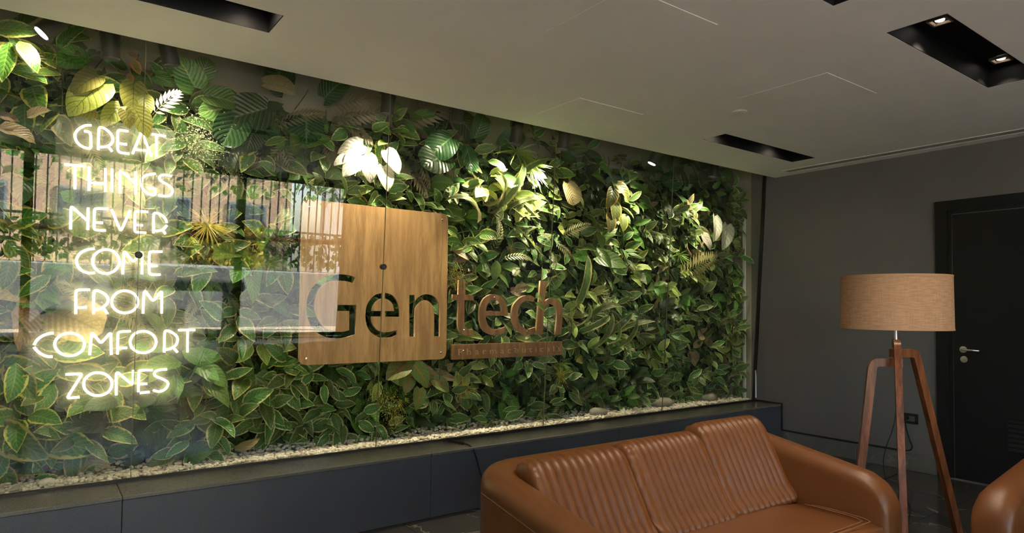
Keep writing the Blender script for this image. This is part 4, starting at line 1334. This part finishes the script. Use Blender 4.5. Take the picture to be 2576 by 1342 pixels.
def frond_mesh(name, L, W, mat, pairs=13, lw=.011, bend=.9, fan=False):
    vs, fs, uv = [], [], []
    def quad(a, c, w, nrm):
        d = (c - a)
        s = d.cross(nrm).normalized() * w
        m_ = a + d * .45 + nrm * d.length * .06
        i = len(vs)
        vs.extend([a, m_ - s, c, m_ + s]); uv.extend([(.5, 0), (0, .45), (.5, 1), (1, .45)])
        fs.append((i, i + 1, i + 2, i + 3))
    y = z = 0.0
    pts = []
    for j in range(pairs + 1):
        v = j / pairs
        a = bend * .4 - bend * v
        pts.append((Vector((0, y, z)), Vector((0, math.cos(a), math.sin(a))), v))
        y += math.cos(a) * L / pairs; z += math.sin(a) * L / pairs
    for k, (p, t, v) in enumerate(pts):
        nrm = Vector((1, 0, 0)).cross(t)
        if k < pairs:
            q = pts[k + 1][0]; s = Vector((.0022, 0, 0)); i = len(vs)
            vs.extend([p - s, p + s, q + s, q - s]); uv.extend([(.4, 0), (.6, 0), (.6, 1), (.4, 1)]); fs.append((i, i + 1, i + 2, i + 3))
        if k == 0: continue
        ln = W / 2 * (math.sin(PI * (v * .86 + .10)) ** .7)
        for s in (-1, 1):
            ang = math.radians(62 - 34 * v)
            d = (Vector((s * math.sin(ang), 0, 0)) + t * math.cos(ang)).normalized() - nrm * .18
            quad(p, p + d * ln, lw * (.6 + .4 * math.sin(PI * v)), nrm)
    return pmesh(name, vs, fs, uv, mat, True)

def tuft_mesh(name, n, L, mat, w=.007, seed=0, spread=1.0):
    rnd = random.Random(seed)
    vs, fs, uv = [], [], []
    for k in range(n):
        a = rnd.uniform(0, 2 * PI); e = rnd.uniform(.25, 1.25) * spread
        d = Vector((math.sin(e) * math.cos(a), math.sin(e) * math.sin(a), math.cos(e)))
        l = L * rnd.uniform(.6, 1.1)
        s = d.cross(Vector((0, 0, 1)))
        s = (s.normalized() if s.length > 1e-3 else Vector((1, 0, 0))) * w * rnd.uniform(.6, 1.1)
        g = Vector((0, -.5, 0))
        pts = [d * l * t + g * l * t * t * .45 for t in (0, .4, .75, 1)]
        i = len(vs)
        for q, (p, ww) in enumerate(zip(pts, (.6, 1, .7, .08))):
            vs.extend([p - s * ww, p + s * ww]); uv.extend([(0, q / 3), (1, q / 3)])
        for q in range(3): fs.append((i + 2 * q, i + 2 * q + 1, i + 2 * q + 3, i + 2 * q + 2))
    return pmesh(name, vs, fs, uv, mat, True)

def spray_mesh(name, n, R, mat, s=.006, seed=0):
    """cloud of tiny florets on thin stalks"""
    rnd = random.Random(seed)
    vs, fs, uv = [], [], []
    for k in range(n):
        c = Vector((rnd.gauss(0, .42), rnd.gauss(0, .42), rnd.gauss(.35, .22))) * R
        for q in range(2):
            m = Euler((rnd.uniform(0, 3), rnd.uniform(0, 3), rnd.uniform(0, 3))).to_matrix()
            i = len(vs)
            for (a, b_) in ((-1, 0), (0, -1), (1, 0), (0, 1)):
                vs.append(c + m @ Vector((a * s, b_ * s, 0))); uv.append((.5 + a * .5, .5 + b_ * .5))
            fs.append((i, i + 1, i + 2, i + 3))
        if k % 4 == 0:
            i = len(vs)
            t = Vector((.0012, 0, 0))
            vs.extend([Vector((0, 0, -.02)) - t, Vector((0, 0, -.02)) + t, c + t * .4, c - t * .4]); uv.extend([(0, 0), (1, 0), (1, 1), (0, 1)])
            fs.append((i, i + 1, i + 2, i + 3))
    return pmesh(name, vs, fs, uv, mat, False)

# unit leaves (length 1) per kind, scaled per leaf
def U(shape, W, mat, **k): return leaf_mesh('leaf', shape, 1.0, W, LM[mat], **k)
SHAPES = {
 'cream': [U('ovate', .46, 'cream', fold=.18, bend=.55), U('ovate', .42, 'cream', fold=.45, bend=.9, wave=.05), U('lance', .36, 'cream', fold=.25, bend=.4, twist=.5), U('ovate', .50, 'cream', fold=.05, bend=1.1)],
 'yellow': [U('ovate', .48, 'yellow', fold=.2, bend=.6, wave=.04), U('ovate', .54, 'yellow', fold=.35, bend=.8), U('lance', .42, 'yellow', fold=.2, bend=.3, twist=-.4)],
 'green': [U('ovate', .46, 'green', fold=.25, bend=.6), U('heart', .66, 'green', fold=.15, bend=.6, notch=.12), U('lance', .34, 'green', fold=.3, bend=.8, twist=.3)],
 'lightgreen': [U('ovate', .50, 'lightgreen', fold=.2, bend=.7, wave=.05), U('ovate', .44, 'lightgreen', fold=.4, bend=.4)],
 'dark': [U('ovate', .5, 'dark', fold=.2, bend=.6), U('lance', .38, 'dark', fold=.3, bend=.9), U('heart', .64, 'dark', fold=.15, bend=.5, notch=.1)],
 'ribbed': [U('round', .92, 'ribbed', nu=8, nv=10, fold=.10, bend=.5, rib=.008, notch=.12), U('round', .80, 'ribbed', nu=8, nv=10, fold=.3, bend=.7, rib=.008, notch=.12)],
 'ribbed_light': [U('heart', .92, 'ribbed_light', nu=8, nv=10, fold=.12, bend=.5, rib=.008, notch=.15), U('round', .82, 'ribbed_light', nu=8, nv=10, fold=.25, bend=.8, rib=.008, notch=.12)],
 'tan': [U('round', .86, 'tan', nu=8, nv=10, fold=.2, bend=.8, rib=.010, notch=.1), U('ovate', .5, 'tan', fold=.5, bend=.9, wave=.08), U('lance', .34, 'tan', fold=.5, bend=1.1, twist=.6)],
 'lime': [U('heart', .72, 'lime', nu=6, nv=9, fold=.12, bend=.5, notch=.13), U('heart', .64, 'lime', nu=6, nv=9, fold=.22, bend=.8, notch=.12)],
 'white': [U('heart', .66, 'white', nu=6, nv=9, fold=.12, bend=.6, notch=.10, wave=.03), U('heart', .56, 'white', nu=6, nv=9, fold=.3, bend=.8, notch=.10)],
 'redvein': [U('heart', .74, 'redvein', nu=6, nv=9, fold=.12, bend=.6, notch=.12), U('heart', .66, 'redvein', nu=6, nv=9, fold=.25, bend=.9, notch=.12)],
 'orange': [U('ovate', .56, 'orange', fold=.2, bend=.7), U('ovate', .48, 'orange', fold=.4, bend=.9)],
 'gold': [U('heart', .74, 'gold', nu=6, nv=9, fold=.15, bend=.6, notch=.12), U('heart', .68, 'gold', nu=6, nv=9, fold=.3, bend=.9, notch=.12)],
 'strap': [U('strap', .15, 'strap', nu=2, nv=8, fold=.5, bend=2.3), U('strap', .13, 'strap', nu=2, nv=8, fold=.5, bend=1.7, twist=.4)],
 'frond': [frond_mesh('frond', 1, .55, LM['frond'], lw=.030), frond_mesh('frond', 1, .46, LM['frond'], lw=.026, bend=1.4)],
 'frond_tan': [frond_mesh('frond', 1, .55, LM['frond_tan'], lw=.030, bend=.7)],
 'frond_lime': [frond_mesh('frond', 1, .52, LM['frond_lime'], lw=.028, pairs=16, bend=.4)],
 'split': [frond_mesh('frond', 1, .75, LM['palewhite'], lw=.055, pairs=8, bend=.5)],
}
MASS = {
 'grass': [tuft_mesh('grass_blades', 46, 1.0, LM['grass'], .026, 1), tuft_mesh('grass_blades', 40, 1.0, LM['grass'], .022, 2)],
 'spray': [spray_mesh('florets', 620, 1.0, LM['spray'], .024, 3)],
 'sprayyellow': [spray_mesh('florets', 380, 1.0, LM['sprayyellow'], .030, 4)],
 'pine': [tuft_mesh('needles', 70, 1.0, LM['sprayyellow'], .018, 5, 1.2)],
}
STEM_ME = None
LOOK = {'cream': 'cream-edged plant', 'yellow': 'yellow-edged plant', 'green': 'bright green plant',
        'lightgreen': 'pale green plant', 'dark': 'dark green plant', 'ribbed': 'dark round-leaved plant',
        'ribbed_light': 'mid-green plant with large ribbed leaves', 'tan': 'dry tan-leaved plant', 'lime': 'lime plant with dark-veined heart leaves',
        'white': 'white-leaved caladium plant', 'redvein': 'plant with red-veined heart leaves', 'orange': 'orange-edged leafy plant',
        'gold': 'plant with gold-rimmed heart leaves', 'strap': 'plant with long drooping striped leaves', 'frond': 'green palm plant',
        'frond_tan': 'brownish palm plant', 'frond_lime': 'lime green fern frond', 'split': 'pale deeply split leaf plant',
        'grass': 'bright green grass tuft', 'spray': 'cloud of tiny pale flowers', 'sprayyellow': 'cluster of tiny yellow flowers', 'pine': 'golden needle-leaved plant'}
CATP = {'grass': 'grass', 'spray': 'flowers', 'sprayyellow': 'flowers', 'frond': 'palm', 'frond_tan': 'palm', 'frond_lime': 'fern'}
NAMEP = {'grass': 'grass_tuft', 'spray': 'flower_spray', 'sprayyellow': 'flower_spray', 'frond': 'palm_plant', 'frond_tan': 'palm_plant', 'frond_lime': 'fern_plant', 'pine': 'needle_plant', 'white': 'caladium', 'redvein': 'caladium'}
plants = []
rnd = random.Random(5)

CO = {}
def coords(me):
    if me.name not in CO: CO[me.name] = [v.co.copy() for v in me.vertices][::2]
    return CO[me.name]

def free_front(x, z):
    """how far forward leaves may come: glass, neon and sign stay clear"""
    lim = gy(z) + .022
    if 1.27 < x < 2.37 and .93 < z < 2.03: lim = 4.078
    if 2.38 < x < 3.50 and .93 < z < (1.50 if x > 2.64 else 1.36): lim = 4.072
    if -.08 < x < .80 and .76 < z < 2.32: lim = 4.03
    return lim

def orient(theta, outw, roll, pitch=0.0):
    """blade direction theta in the wall plane (0 = right, -90 = down), leaning outw towards the room"""
    d = Vector((math.cos(theta) * math.cos(outw), -math.sin(outw), math.sin(theta) * math.cos(outw)))
    n = Vector((0, -1, .35))
    n = (n - d * n.dot(d)).normalized()
    x = d.cross(n)
    m = Matrix((x, d, n)).transposed()
    return m @ Euler((pitch, roll, 0), 'XYZ').to_matrix()

def kind_over(p):
    return (-.2 < p.x < .62 and 2.13 < p.z < 2.36) or (3.10 < p.x < 3.40 and 1.25 < p.z < 1.62)     # leaves hanging in front of the first neon word and two letters

ZONES = []
def add_leaf(parent, me, size, theta, outw, roll, base, pitch=0.0, name='leaf', front=True, wx=1.0, hero=False):
    R = orient(theta, outw, roll, pitch)
    m = Matrix.Translation(base) @ R.to_4x4() @ Matrix.Diagonal((size * wx, size, size, 1))
    # keep clear of glass / sign / backing board
    pl_ = parent.location
    if front:
        worst = side = 0.0
        back = 0.0
        for co in coords(me):
            p = m @ co + pl_
            lim = free_front(p.x, p.z)
            if hero and kind_over(p): lim = gy(p.z) + .02
            elif not hero:
                for (zx, zz_, zr, zy) in ZONES:
                    if (p.x - zx) ** 2 + (p.z - zz_) ** 2 < zr * zr: lim = max(lim, zy)
            worst = max(worst, lim - p.y); side = max(side, p.x - 5.972)
            back = max(back, p.y - (BACK - .016))
        if worst > 0: m = Matrix.Translation((0, min(worst + .002, .3), 0)) @ m
        elif back > 0: m = Matrix.Translation((0, -back, 0)) @ m
    if front and side > 0: m = Matrix.Translation((-side, 0, 0)) @ m
    o = bpy.data.objects.new(name, me)
    o.parent = parent
    o.matrix_local = m
    col.objects.link(o)
    return o

def plant(kind, x, z, size, n, label=None, y=None, spread=1.0, down=-90, fan=200, seed=None, outw=(.15, .8), stem=True):
    global STEM_ME
    r = random.Random(seed if seed is not None else int(x * 1000) * 7 + int(z * 1000))
    y = y if y is not None else r.uniform(4.19, 4.33)
    e = empty(NAMEP.get(kind, 'leafy_plant'), (x, y, z))
    plants.append((e, kind, x, z, label))
    if kind in MASS:
        me = r.choice(MASS[kind])
        o = bpy.data.objects.new(me.name.split('.')[0], me)
        o.parent = e
        R = Euler((PI / 2 + r.uniform(-.2, .2), r.uniform(-.4, .4), r.uniform(0, 6)), 'ZYX').to_matrix().to_4x4() if kind in ('grass', 'pine') else Euler((PI / 2, 0, r.uniform(-1, 1))).to_matrix().to_4x4()
        mm = R @ Matrix.Diagonal((size, size, size * (.55 if kind != 'grass' else .8), 1))
        if kind in ('grass', 'pine'):
            mm = Euler((PI / 2 - .25, 0, 0)).to_matrix().to_4x4() @ Matrix.Diagonal((size, size, size * .45, 1))
        lo = max(free_front((mm @ c).x + x, (mm @ c).z + z) - ((mm @ c).y + y) for c in coords(me))
        if lo > 0: mm = Matrix.Translation((0, lo + .002, 0)) @ mm
        o.matrix_local = mm
        o['kind'] = 'stuff'
        col.objects.link(o)
    else:
        shapes = SHAPES[kind]
        for k in range(n):
            me = shapes[r.randrange(len(shapes))]
            th = math.radians(down + (k / max(1, n - 1) - .5) * fan + r.uniform(-18, 18)) if n > 1 else math.radians(down)
            s = size * r.uniform(.75, 1.15)
            rr = spread * size * r.uniform(.05, .55)
            base = Vector((math.cos(th) * rr + r.uniform(-.25, .25) * size * spread, r.uniform(-.06, .02), math.sin(th) * rr * .8 + r.uniform(-.3, .3) * size * spread))
            add_leaf(e, me, s, th, r.uniform(*outw), r.uniform(-.5, .5), base, r.uniform(-.25, .35), 'frond' if 'frond' in kind or kind == 'split' else 'leaf')
    if stem:
        if STEM_ME is None:
            b = bmesh.new(); tube(b, [(0, .06, .10), (0, .02, .05), (0, -.005, -.02), (0, 0, -.10)], .0035, 5)
            STEM_ME = bpy.data.meshes.new('stem'); b.to_mesh(STEM_ME); b.free(); STEM_ME.materials.append(MAT['stem'])
        o = bpy.data.objects.new('stem', STEM_ME); o.parent = e
        o.location = (0, .0, 0); o.rotation_euler = (0, r.uniform(-.6, .6), 0)
        col.objects.link(o)
    return e

# ---- the plants one can recognise, from left to right
HERO = [
 ('spray', .74, 2.28, .20, 1, 'big cloud of tiny pale flowers right of the neon word GREAT', dict(y=4.13)),
 ('spray', .95, 2.14, .13, 1, 'smaller cloud of pale flowers right of the neon word THINGS', {}),
 ('frond_tan', 1.52, 2.56, .36, 5, 'brownish palm fronds above the wooden board, left of the second joint', dict(down=-30, fan=120)),
 ('frond_tan', 2.10, 2.60, .40, 5, 'dim brown palm fronds at the top right of the second glass joint', dict(down=-20, fan=120)),
 ('ribbed', 2.47, 2.76, .25, 2, 'dark round ribbed leaf under the ceiling right of the second joint', dict(down=-80, fan=70, outw=(.1, .3))),
 ('grass', 3.02, 2.56, .26, 1, 'bright grass tuft at the top left of the third glass joint', dict(y=4.10)),
 ('grass', 3.15, 2.46, .22, 1, 'brightest grass tuft beside the third glass joint', dict(y=4.10)),
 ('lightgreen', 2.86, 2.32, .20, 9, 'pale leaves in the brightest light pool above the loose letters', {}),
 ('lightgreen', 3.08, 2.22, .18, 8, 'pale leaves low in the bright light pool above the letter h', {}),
 ('ribbed', 3.86, 2.70, .22, 2, 'dark pale-veined leaf near the ceiling right of the third joint', dict(down=-90, fan=50)),
 ('strap', 2.78, 2.02, .48, 6, 'long striped leaves drooping above the wooden letter e', dict(down=80, fan=120, outw=(.3, .9), y=4.20)),
 ('strap', 3.75, 1.06, .44, 6, 'long striped leaves drooping right of the plaque', dict(down=80, fan=130, outw=(.3, .9), y=4.20)),
 ('strap', 4.02, .98, .38, 5, 'long striped leaves drooping at lower middle right, next to the other strap plant', dict(down=80, fan=130, outw=(.3, .9), y=4.20)),
 ('frond', 2.66, 1.72, .28, 2, 'small green palm frond left of the drooping striped leaves', dict(down=20, fan=60, outw=(.1, .3), y=4.06)),
 ('green', 3.88, 1.82, .26, 7, 'star of vivid green leaves right of the third glass clamp', dict(down=-60, fan=300, outw=(.1, .4), y=4.08)),
 ('spray', 4.02, 1.36, .17, 1, 'cloud of pale flowers right of the wooden letter h', dict(y=4.10)),
 ('spray', 4.5, 1.22, .15, 1, 'dim cloud of pale flowers by the fourth glass joint', {}),
 ('sprayyellow', 2.47, 1.56, .12, 1, 'tiny yellow flowers hanging over the top of the wooden letter t', dict(y=4.0)),
 ('sprayyellow', 1.93, .70, .13, 1, 'tiny yellow flowers low at the second glass joint', dict(y=4.10)),
 ('sprayyellow', 1.99, .58, .13, 1, 'tiny yellow flowers just above the pebbles right of the second joint', dict(y=4.10)),
 ('green', .76, 1.0, .26, 4, 'large plain arrow-shaped green leaves right of the neon word ZONES', dict(down=-90, fan=130, outw=(.05, .3), y=4.08)),
 ('green', .98, .86, .24, 4, 'large plain green leaves below left of the wooden board', dict(down=-90, fan=130, outw=(.05, .3))),
 ('ribbed_light', 1.16, .93, .26, 2, 'broad mid-green ribbed leaf under the left edge of the wooden board', dict(down=-110, fan=60, outw=(.05, .3))),
 ('pine', .80, 1.80, .17, 1, 'golden needle plant right of the neon word NEVER', dict(y=4.12)),
 ('yellow', -.10, 1.15, .26, 6, 'yellow-edged leaves at the left border beside the neon word COMFORT', dict(down=-90, fan=200, outw=(.1, .5))),
 ('yellow', -.16, .72, .28, 6, 'yellow-edged leaves low at the left border', dict(down=-70, fan=180, outw=(.1, .5))),
 ('tan', .24, .56, .17, 2, 'curled tan leaf lying over the pebbles at lower left', dict(down=-120, fan=80, outw=(.3, .8))),
 ('tan', .02, 1.38, .26, 3, 'tan ribbed leaves left of the neon word FROM', dict(down=-100, fan=140)),
 ('tan', 2.34, .92, .17, 1, 'pale tan leaf under the plaque left end', dict(down=-20, outw=(.2, .4), y=4.08)),
 ('pine', 3.60, .78, .16, 1, 'golden needle plant with yellow buds below the plaque right end', {}),
 ('pine', 2.62, .74, .15, 1, 'golden needle plant below the plaque left end', {}),
]
# clusters built leaf by leaf: (stalk x, z, tip x, z)
FEATURED = [
 ('lime', 'lime heart leaves with dark veins above the neon word GREAT', 4.05, [(0.25,2.50,0.12,2.29), (0.34,2.40,0.26,2.28), (0.40,2.54,0.40,2.36), (0.23,2.54,0.12,2.41), (0.45,2.48,0.47,2.37), (0.23,2.35,0.12,2.30)]),
 ('lime', 'lime leaves with dark veins hanging in front of the neon word GREAT', 3.918, [(0.395,2.37,0.452,2.222), (0.35,2.35,0.37,2.25)]),
 ('ribbed', 'glossy dark round leaves upper right of the neon sign', 4.08, [(1.11,2.54,0.88,2.43), (0.96,2.49,0.86,2.28), (1.04,2.42,1.00,2.27)]),
 ('ribbed_light', 'big mid-green ribbed leaf at the top right of the first glass joint', 4.10, [(0.71,2.59,0.61,2.74), (0.73,2.63,0.77,2.77), (0.51,2.62,0.61,2.58)]),
 ('ribbed_light', 'pale green ribbed leaf in the bright spot beside the dark round ones', 4.09, [(0.76,2.55,0.93,2.53), (0.91,2.51,0.73,2.44)]),
 ('white', 'white caladium leaves glaring above the wooden board', 4.08, [(1.70,2.34,1.59,2.18), (1.77,2.35,1.79,2.17), (1.74,2.42,1.57,2.34), (1.62,2.31,1.53,2.24)]),
 ('white', 'white caladium leaves on the second glass joint', 4.08, [(1.90,2.40,1.98,2.24), (1.89,2.29,1.91,2.12)]),
 ('white', 'white caladium leaves near the right wall', 4.07, [(5.46,2.27,5.41,2.01), (5.68,2.20,5.61,1.95), (5.31,2.08,5.39,1.93)]),
 ('gold', 'gold-rimmed heart leaves in the upper middle of the right half', 4.07, [(4.04,2.37,3.97,2.21), (4.07,2.27,4.05,2.08), (4.12,2.43,4.24,2.29), (4.01,2.15,3.97,1.99), (4.16,2.16,4.13,2.01)]),
 ('redvein', 'red-veined heart leaves under the wooden board right of the joint', 4.09, [(2.08,0.95,1.92,0.84), (2.15,0.93,2.25,0.78), (2.20,0.76,2.17,0.62), (2.30,0.82,2.42,0.73), (2.12,0.85,2.07,0.74)]),
 ('ribbed', 'group of dark round ribbed leaves upper right of the wooden board', 4.08, [(2.41,2.57,2.24,2.42), (2.38,2.44,2.16,2.31), (2.56,2.52,2.59,2.35), (2.61,2.60,2.67,2.78)]),
 ('tan', 'round tan-backed leaf at the top right of the dark round leaves', 4.12, [(1.10,2.70,1.28,2.67)]),
 ('tan', 'round tan ribbed leaf right of the third glass joint', 4.08, [(3.53,2.37,3.57,2.19)]),
 ('yellow', 'big yellow-edged leaves glaring under the far left spotlight', 4.03, [(-0.21,2.67,-0.02,2.68), (-0.10,2.64,-0.03,2.48), (-0.14,2.63,-0.16,2.42)]),
 ('yellow', 'large dark leaves with yellow edges at the left border beside the neon word COME', 4.04, [(-0.13,1.65,-0.03,1.51), (-0.13,1.48,-0.01,1.50), (0.06,1.48,-0.07,1.37), (-0.10,1.58,-0.13,1.40)]),
 ('frond_lime', 'lime green fern frond pointing up right, below the right white caladium', 4.07, [(4.91,1.66,5.45,1.87)]),
 ('split', 'pale deeply split leaf right of the first glass joint', 4.06, [(0.49,2.38,0.61,2.52)]),
 ('orange', 'orange-edged leaves at the top by the first glass joint', 4.10, [(0.39,2.68,0.43,2.60), (0.37,2.72,0.42,2.70), (0.38,2.61,0.39,2.54)]),
 ('tan', 'curled tan leaves left of the neon word GREAT', 4.06, [(-0.17,2.26,-0.09,2.24), (-0.18,2.20,-0.02,2.15), (-0.06,2.27,0.04,2.32)]),
 ('green', 'two vivid green leaves catching light left of the lit spotlight lens', 4.07, [(3.90,2.56,4.02,2.45), (3.80,2.48,3.96,2.41)]),
 ('green', 'small green leaves overlapping the wooden letters c and h', 4.00, [(3.16,1.43,3.21,1.39), (3.15,1.38,3.23,1.32), (3.14,1.42,3.09,1.38), (3.10,1.46,3.18,1.51), (3.06,1.52,3.15,1.50), (3.19,1.46,3.15,1.41)]),
]

for kind, lab, y, L in FEATURED:
    cx, cz = sum(q[0] + q[2] for q in L) / len(L) / 2, sum(q[1] + q[3] for q in L) / len(L) / 2
    r = random.Random(int(cx * 977))
    e = empty(NAMEP.get(kind, 'leafy_plant'), (cx, y + .05, cz))
    plants.append((e, kind, cx, cz, lab))
    for i, (ax, az, bx, bz) in enumerate(L):
        th = math.atan2(bz - az, bx - ax)
        ln = math.hypot(bx - ax, bz - az)
        me = SHAPES[kind][0 if r.random() < .7 else -1]
        if kind == 'tan': me = SHAPES['tan'][0 if len(L) == 1 else 1]
        add_leaf(e, me, ln * 1.06, th, r.uniform(.05, .22), r.uniform(-.25, .25), Vector((ax - cx, -.05 + .012 * (i % 3), az - cz)), r.uniform(-.1, .15), 'frond' if kind in ('frond_lime', 'split') else 'leaf', hero=True)
        ZONES.append(((ax + bx) / 2, (az + bz) / 2, max(.05, ln * .62), y + .07))
    o = bpy.data.objects.new('stem', bpy.data.meshes['stem']) if 'stem' in bpy.data.meshes else None
    if o:
        o.parent = e; col.objects.link(o)
for kind, x, z, size, n, lab, kw in HERO:
    plant(kind, x, z, size, n, lab, **kw)

# ---- the rest of the wall, on a jittered grid
def choose(x, z):
    t = rnd.random()
    if x < .1: tab = (('yellow', .55), ('cream', .7), ('green', .8), ('tan', .9), ('dark', 1))
    elif z > 2.45: tab = (('cream', .30), ('yellow', .5), ('dark', .68), ('ribbed', .80), ('green', .9), ('frond', 1))
    elif z < .85: tab = (('cream', .60), ('yellow', .68), ('green', .80), ('dark', .87), ('tan', .94), ('frond', .97), ('pine', 1))
    elif x > 4.3: tab = (('cream', .48), ('green', .62), ('lightgreen', .70), ('frond', .80), ('yellow', .87), ('dark', .92), ('tan', .96), ('grass', .98), ('frond_tan', 1))
    elif x > 2.4: tab = (('cream', .42), ('lightgreen', .56), ('green', .72), ('yellow', .80), ('frond', .88), ('dark', .94), ('tan', .97), ('grass', 1))
    else: tab = (('cream', .50), ('yellow', .64), ('green', .76), ('dark', .84), ('frond', .90), ('grass', .94), ('lightgreen', .97), ('tan', 1))
    for k, c in tab:
        if t <= c: return k
    return 'cream'
SX_, SZ_ = .235, .20
zz = .50
row = 0
while zz < 2.72:
    xx = -.38 + (row % 2) * SX_ / 2
    while xx < 6.02:
        x = xx + rnd.uniform(-.06, .06); z = zz + rnd.uniform(-.05, .05)
        x = min(x, 5.90)
        if z > 2.58 and .45 < x < 3.3 and rnd.random() < .75:
            xx += SX_; continue
        hid = (1.44 < x < 2.26 and 1.1 < z < 1.9)            # fully behind the wooden board
        if not hid or rnd.random() < .12:
            k = choose(x, z)
            sz = {'cream': .165, 'yellow': .18, 'green': .17, 'lightgreen': .16, 'dark': .19, 'ribbed': .22, 'tan': .16, 'frond': .26, 'frond_tan': .26, 'grass': .19, 'pine': .15}[k]
            sz *= 1.12 if x < 1.5 else (.98 if x < 3.5 else .95)
            nn = {'ribbed': 3, 'frond': 4, 'frond_tan': 4, 'tan': 4}.get(k, rnd.randint(9, 12))
            plant(k, x, z, sz, nn, fan=240, spread=1.25)
        xx += SX_
    zz += SZ_
    row += 1

for k in range(15):                       # the last upright row against the right wall
    plant(rnd.choice(('cream', 'cream', 'yellow', 'green', 'lightgreen')), 5.86 + rnd.uniform(-.03, .05), .56 + k * .148, .15, rnd.randint(8, 10), fan=260, spread=1.0, y=rnd.uniform(4.12, 4.20), outw=(.1, .5))
# ---- label every plant by what it is and where it hangs
def where(x, z):
    if x < .80:
        for w_, zt in (('above the neon sign', 2.34), ('behind neon word GREAT', 2.08), ('behind neon word THINGS', 1.86), ('behind neon word NEVER', 1.64),
                       ('behind neon word COME', 1.44), ('behind neon word FROM', 1.24), ('behind neon word COMFORT', 1.02), ('behind neon word ZONES', .80)):
            if z >= zt: return w_
        return 'below the neon sign'
    if x < 1.30:
        return ('at the top' if z > 2.3 else 'upper part' if z > 1.7 else 'lower part' if z > .95 else 'at the foot') + ' between neon and board'
    if x < 2.40:
        return 'high above the wooden board' if z > 2.4 else 'just above the wooden board' if z > 1.95 else 'behind the wooden board' if z > .97 else 'under the wooden board' if z > .70 else 'on pebbles under the board'
    if x < 3.45:
        return 'high above the loose letters' if z > 2.35 else 'well above the loose letters' if z > 1.9 else 'just above the loose letters' if z > 1.5 else 'behind the loose letters' if z > 1.08 else 'under the plaque' if z > .72 else 'on pebbles under the plaque'
    c = 'left of fourth joint' if x < 4.6 else 'right of fourth joint' if x < 5.35 else 'beside right wall'
    r = 'at ceiling height' if z > 2.45 else 'upper part' if z > 1.95 else 'at clamp height' if z > 1.45 else 'at plaque height' if z > .95 else 'low down'
    return r + ' ' + c
cells = {}
for e, kind, x, z, lab in plants:
    e['category'] = CATP.get(kind, 'plant')
    e['group'] = LOOK[kind] + 's in the living wall'
    if lab: e['label'] = lab
    else: cells.setdefault((kind, where(x, z)), []).append((x, z, e))
ORD = ['first', 'second', 'third', 'fourth', 'fifth', 'sixth', 'seventh', 'eighth', 'ninth', 'tenth', 'eleventh', 'twelfth', 'thirteenth', 'fourteenth', 'fifteenth']
NUM = ['', 'one', 'two', 'three', 'four', 'five', 'six', 'seven', 'eight', 'nine', 'ten', 'eleven', 'twelve', 'thirteen', 'fourteen', 'fifteen']
for (kind, w_), L in cells.items():
    L.sort(key=lambda q: q[0])
    for i, (x, z, e) in enumerate(L):
        e['label'] = LOOK[kind] + ' ' + w_ + ('' if len(L) == 1 else ', %s of %s from the left' % (ORD[min(i, 14)], NUM[min(len(L), 15)]))

# ---- close-knit small foliage behind them, one mass
vs, fs, uvs, mi = [], [], [], []
rm = random.Random(21)
UL = [(-.0, 0, .5, 0), (-.24, .40, 0, .4), (0, .44, .5, .44), (.24, .40, 1, .4), (0, 1, .5, 1)]
for k in range(9500):
    x, z = rm.uniform(-.6, 5.88), rm.uniform(.44, 2.60)
    y = rm.uniform(4.27, 4.375)
    s = rm.uniform(.07, .15)
    th = math.radians(rm.gauss(-90, 65))
    R = orient(th, rm.uniform(.0, .7), rm.uniform(-.7, .7))
    i = len(vs)
    for (a, c, u, v) in UL:
        vs.append(R @ Vector((a * s, c * s, -abs(a) * s * .0 + (0 if a else -.03 * s))) + Vector((x, y, z))); uvs.append((u, v))
    fs += [(i, i + 2, i + 1), (i, i + 3, i + 2), (i + 1, i + 2, i + 4), (i + 2, i + 3, i + 4)]
    m_ = rm.choice((0, 0, 1, 2, 3, 3))
    mi += [m_] * 4
me = pmesh('foliage_mat', vs, fs, uvs, None, True)
for k in ('cream', 'green', 'dark', 'moss'): me.materials.append(LM[k])
me.polygons.foreach_set('material_index', mi)
tag(put('foliage_mat', me), 'close-knit small green foliage filling the wall behind the larger plants', 'foliage', kind='stuff')
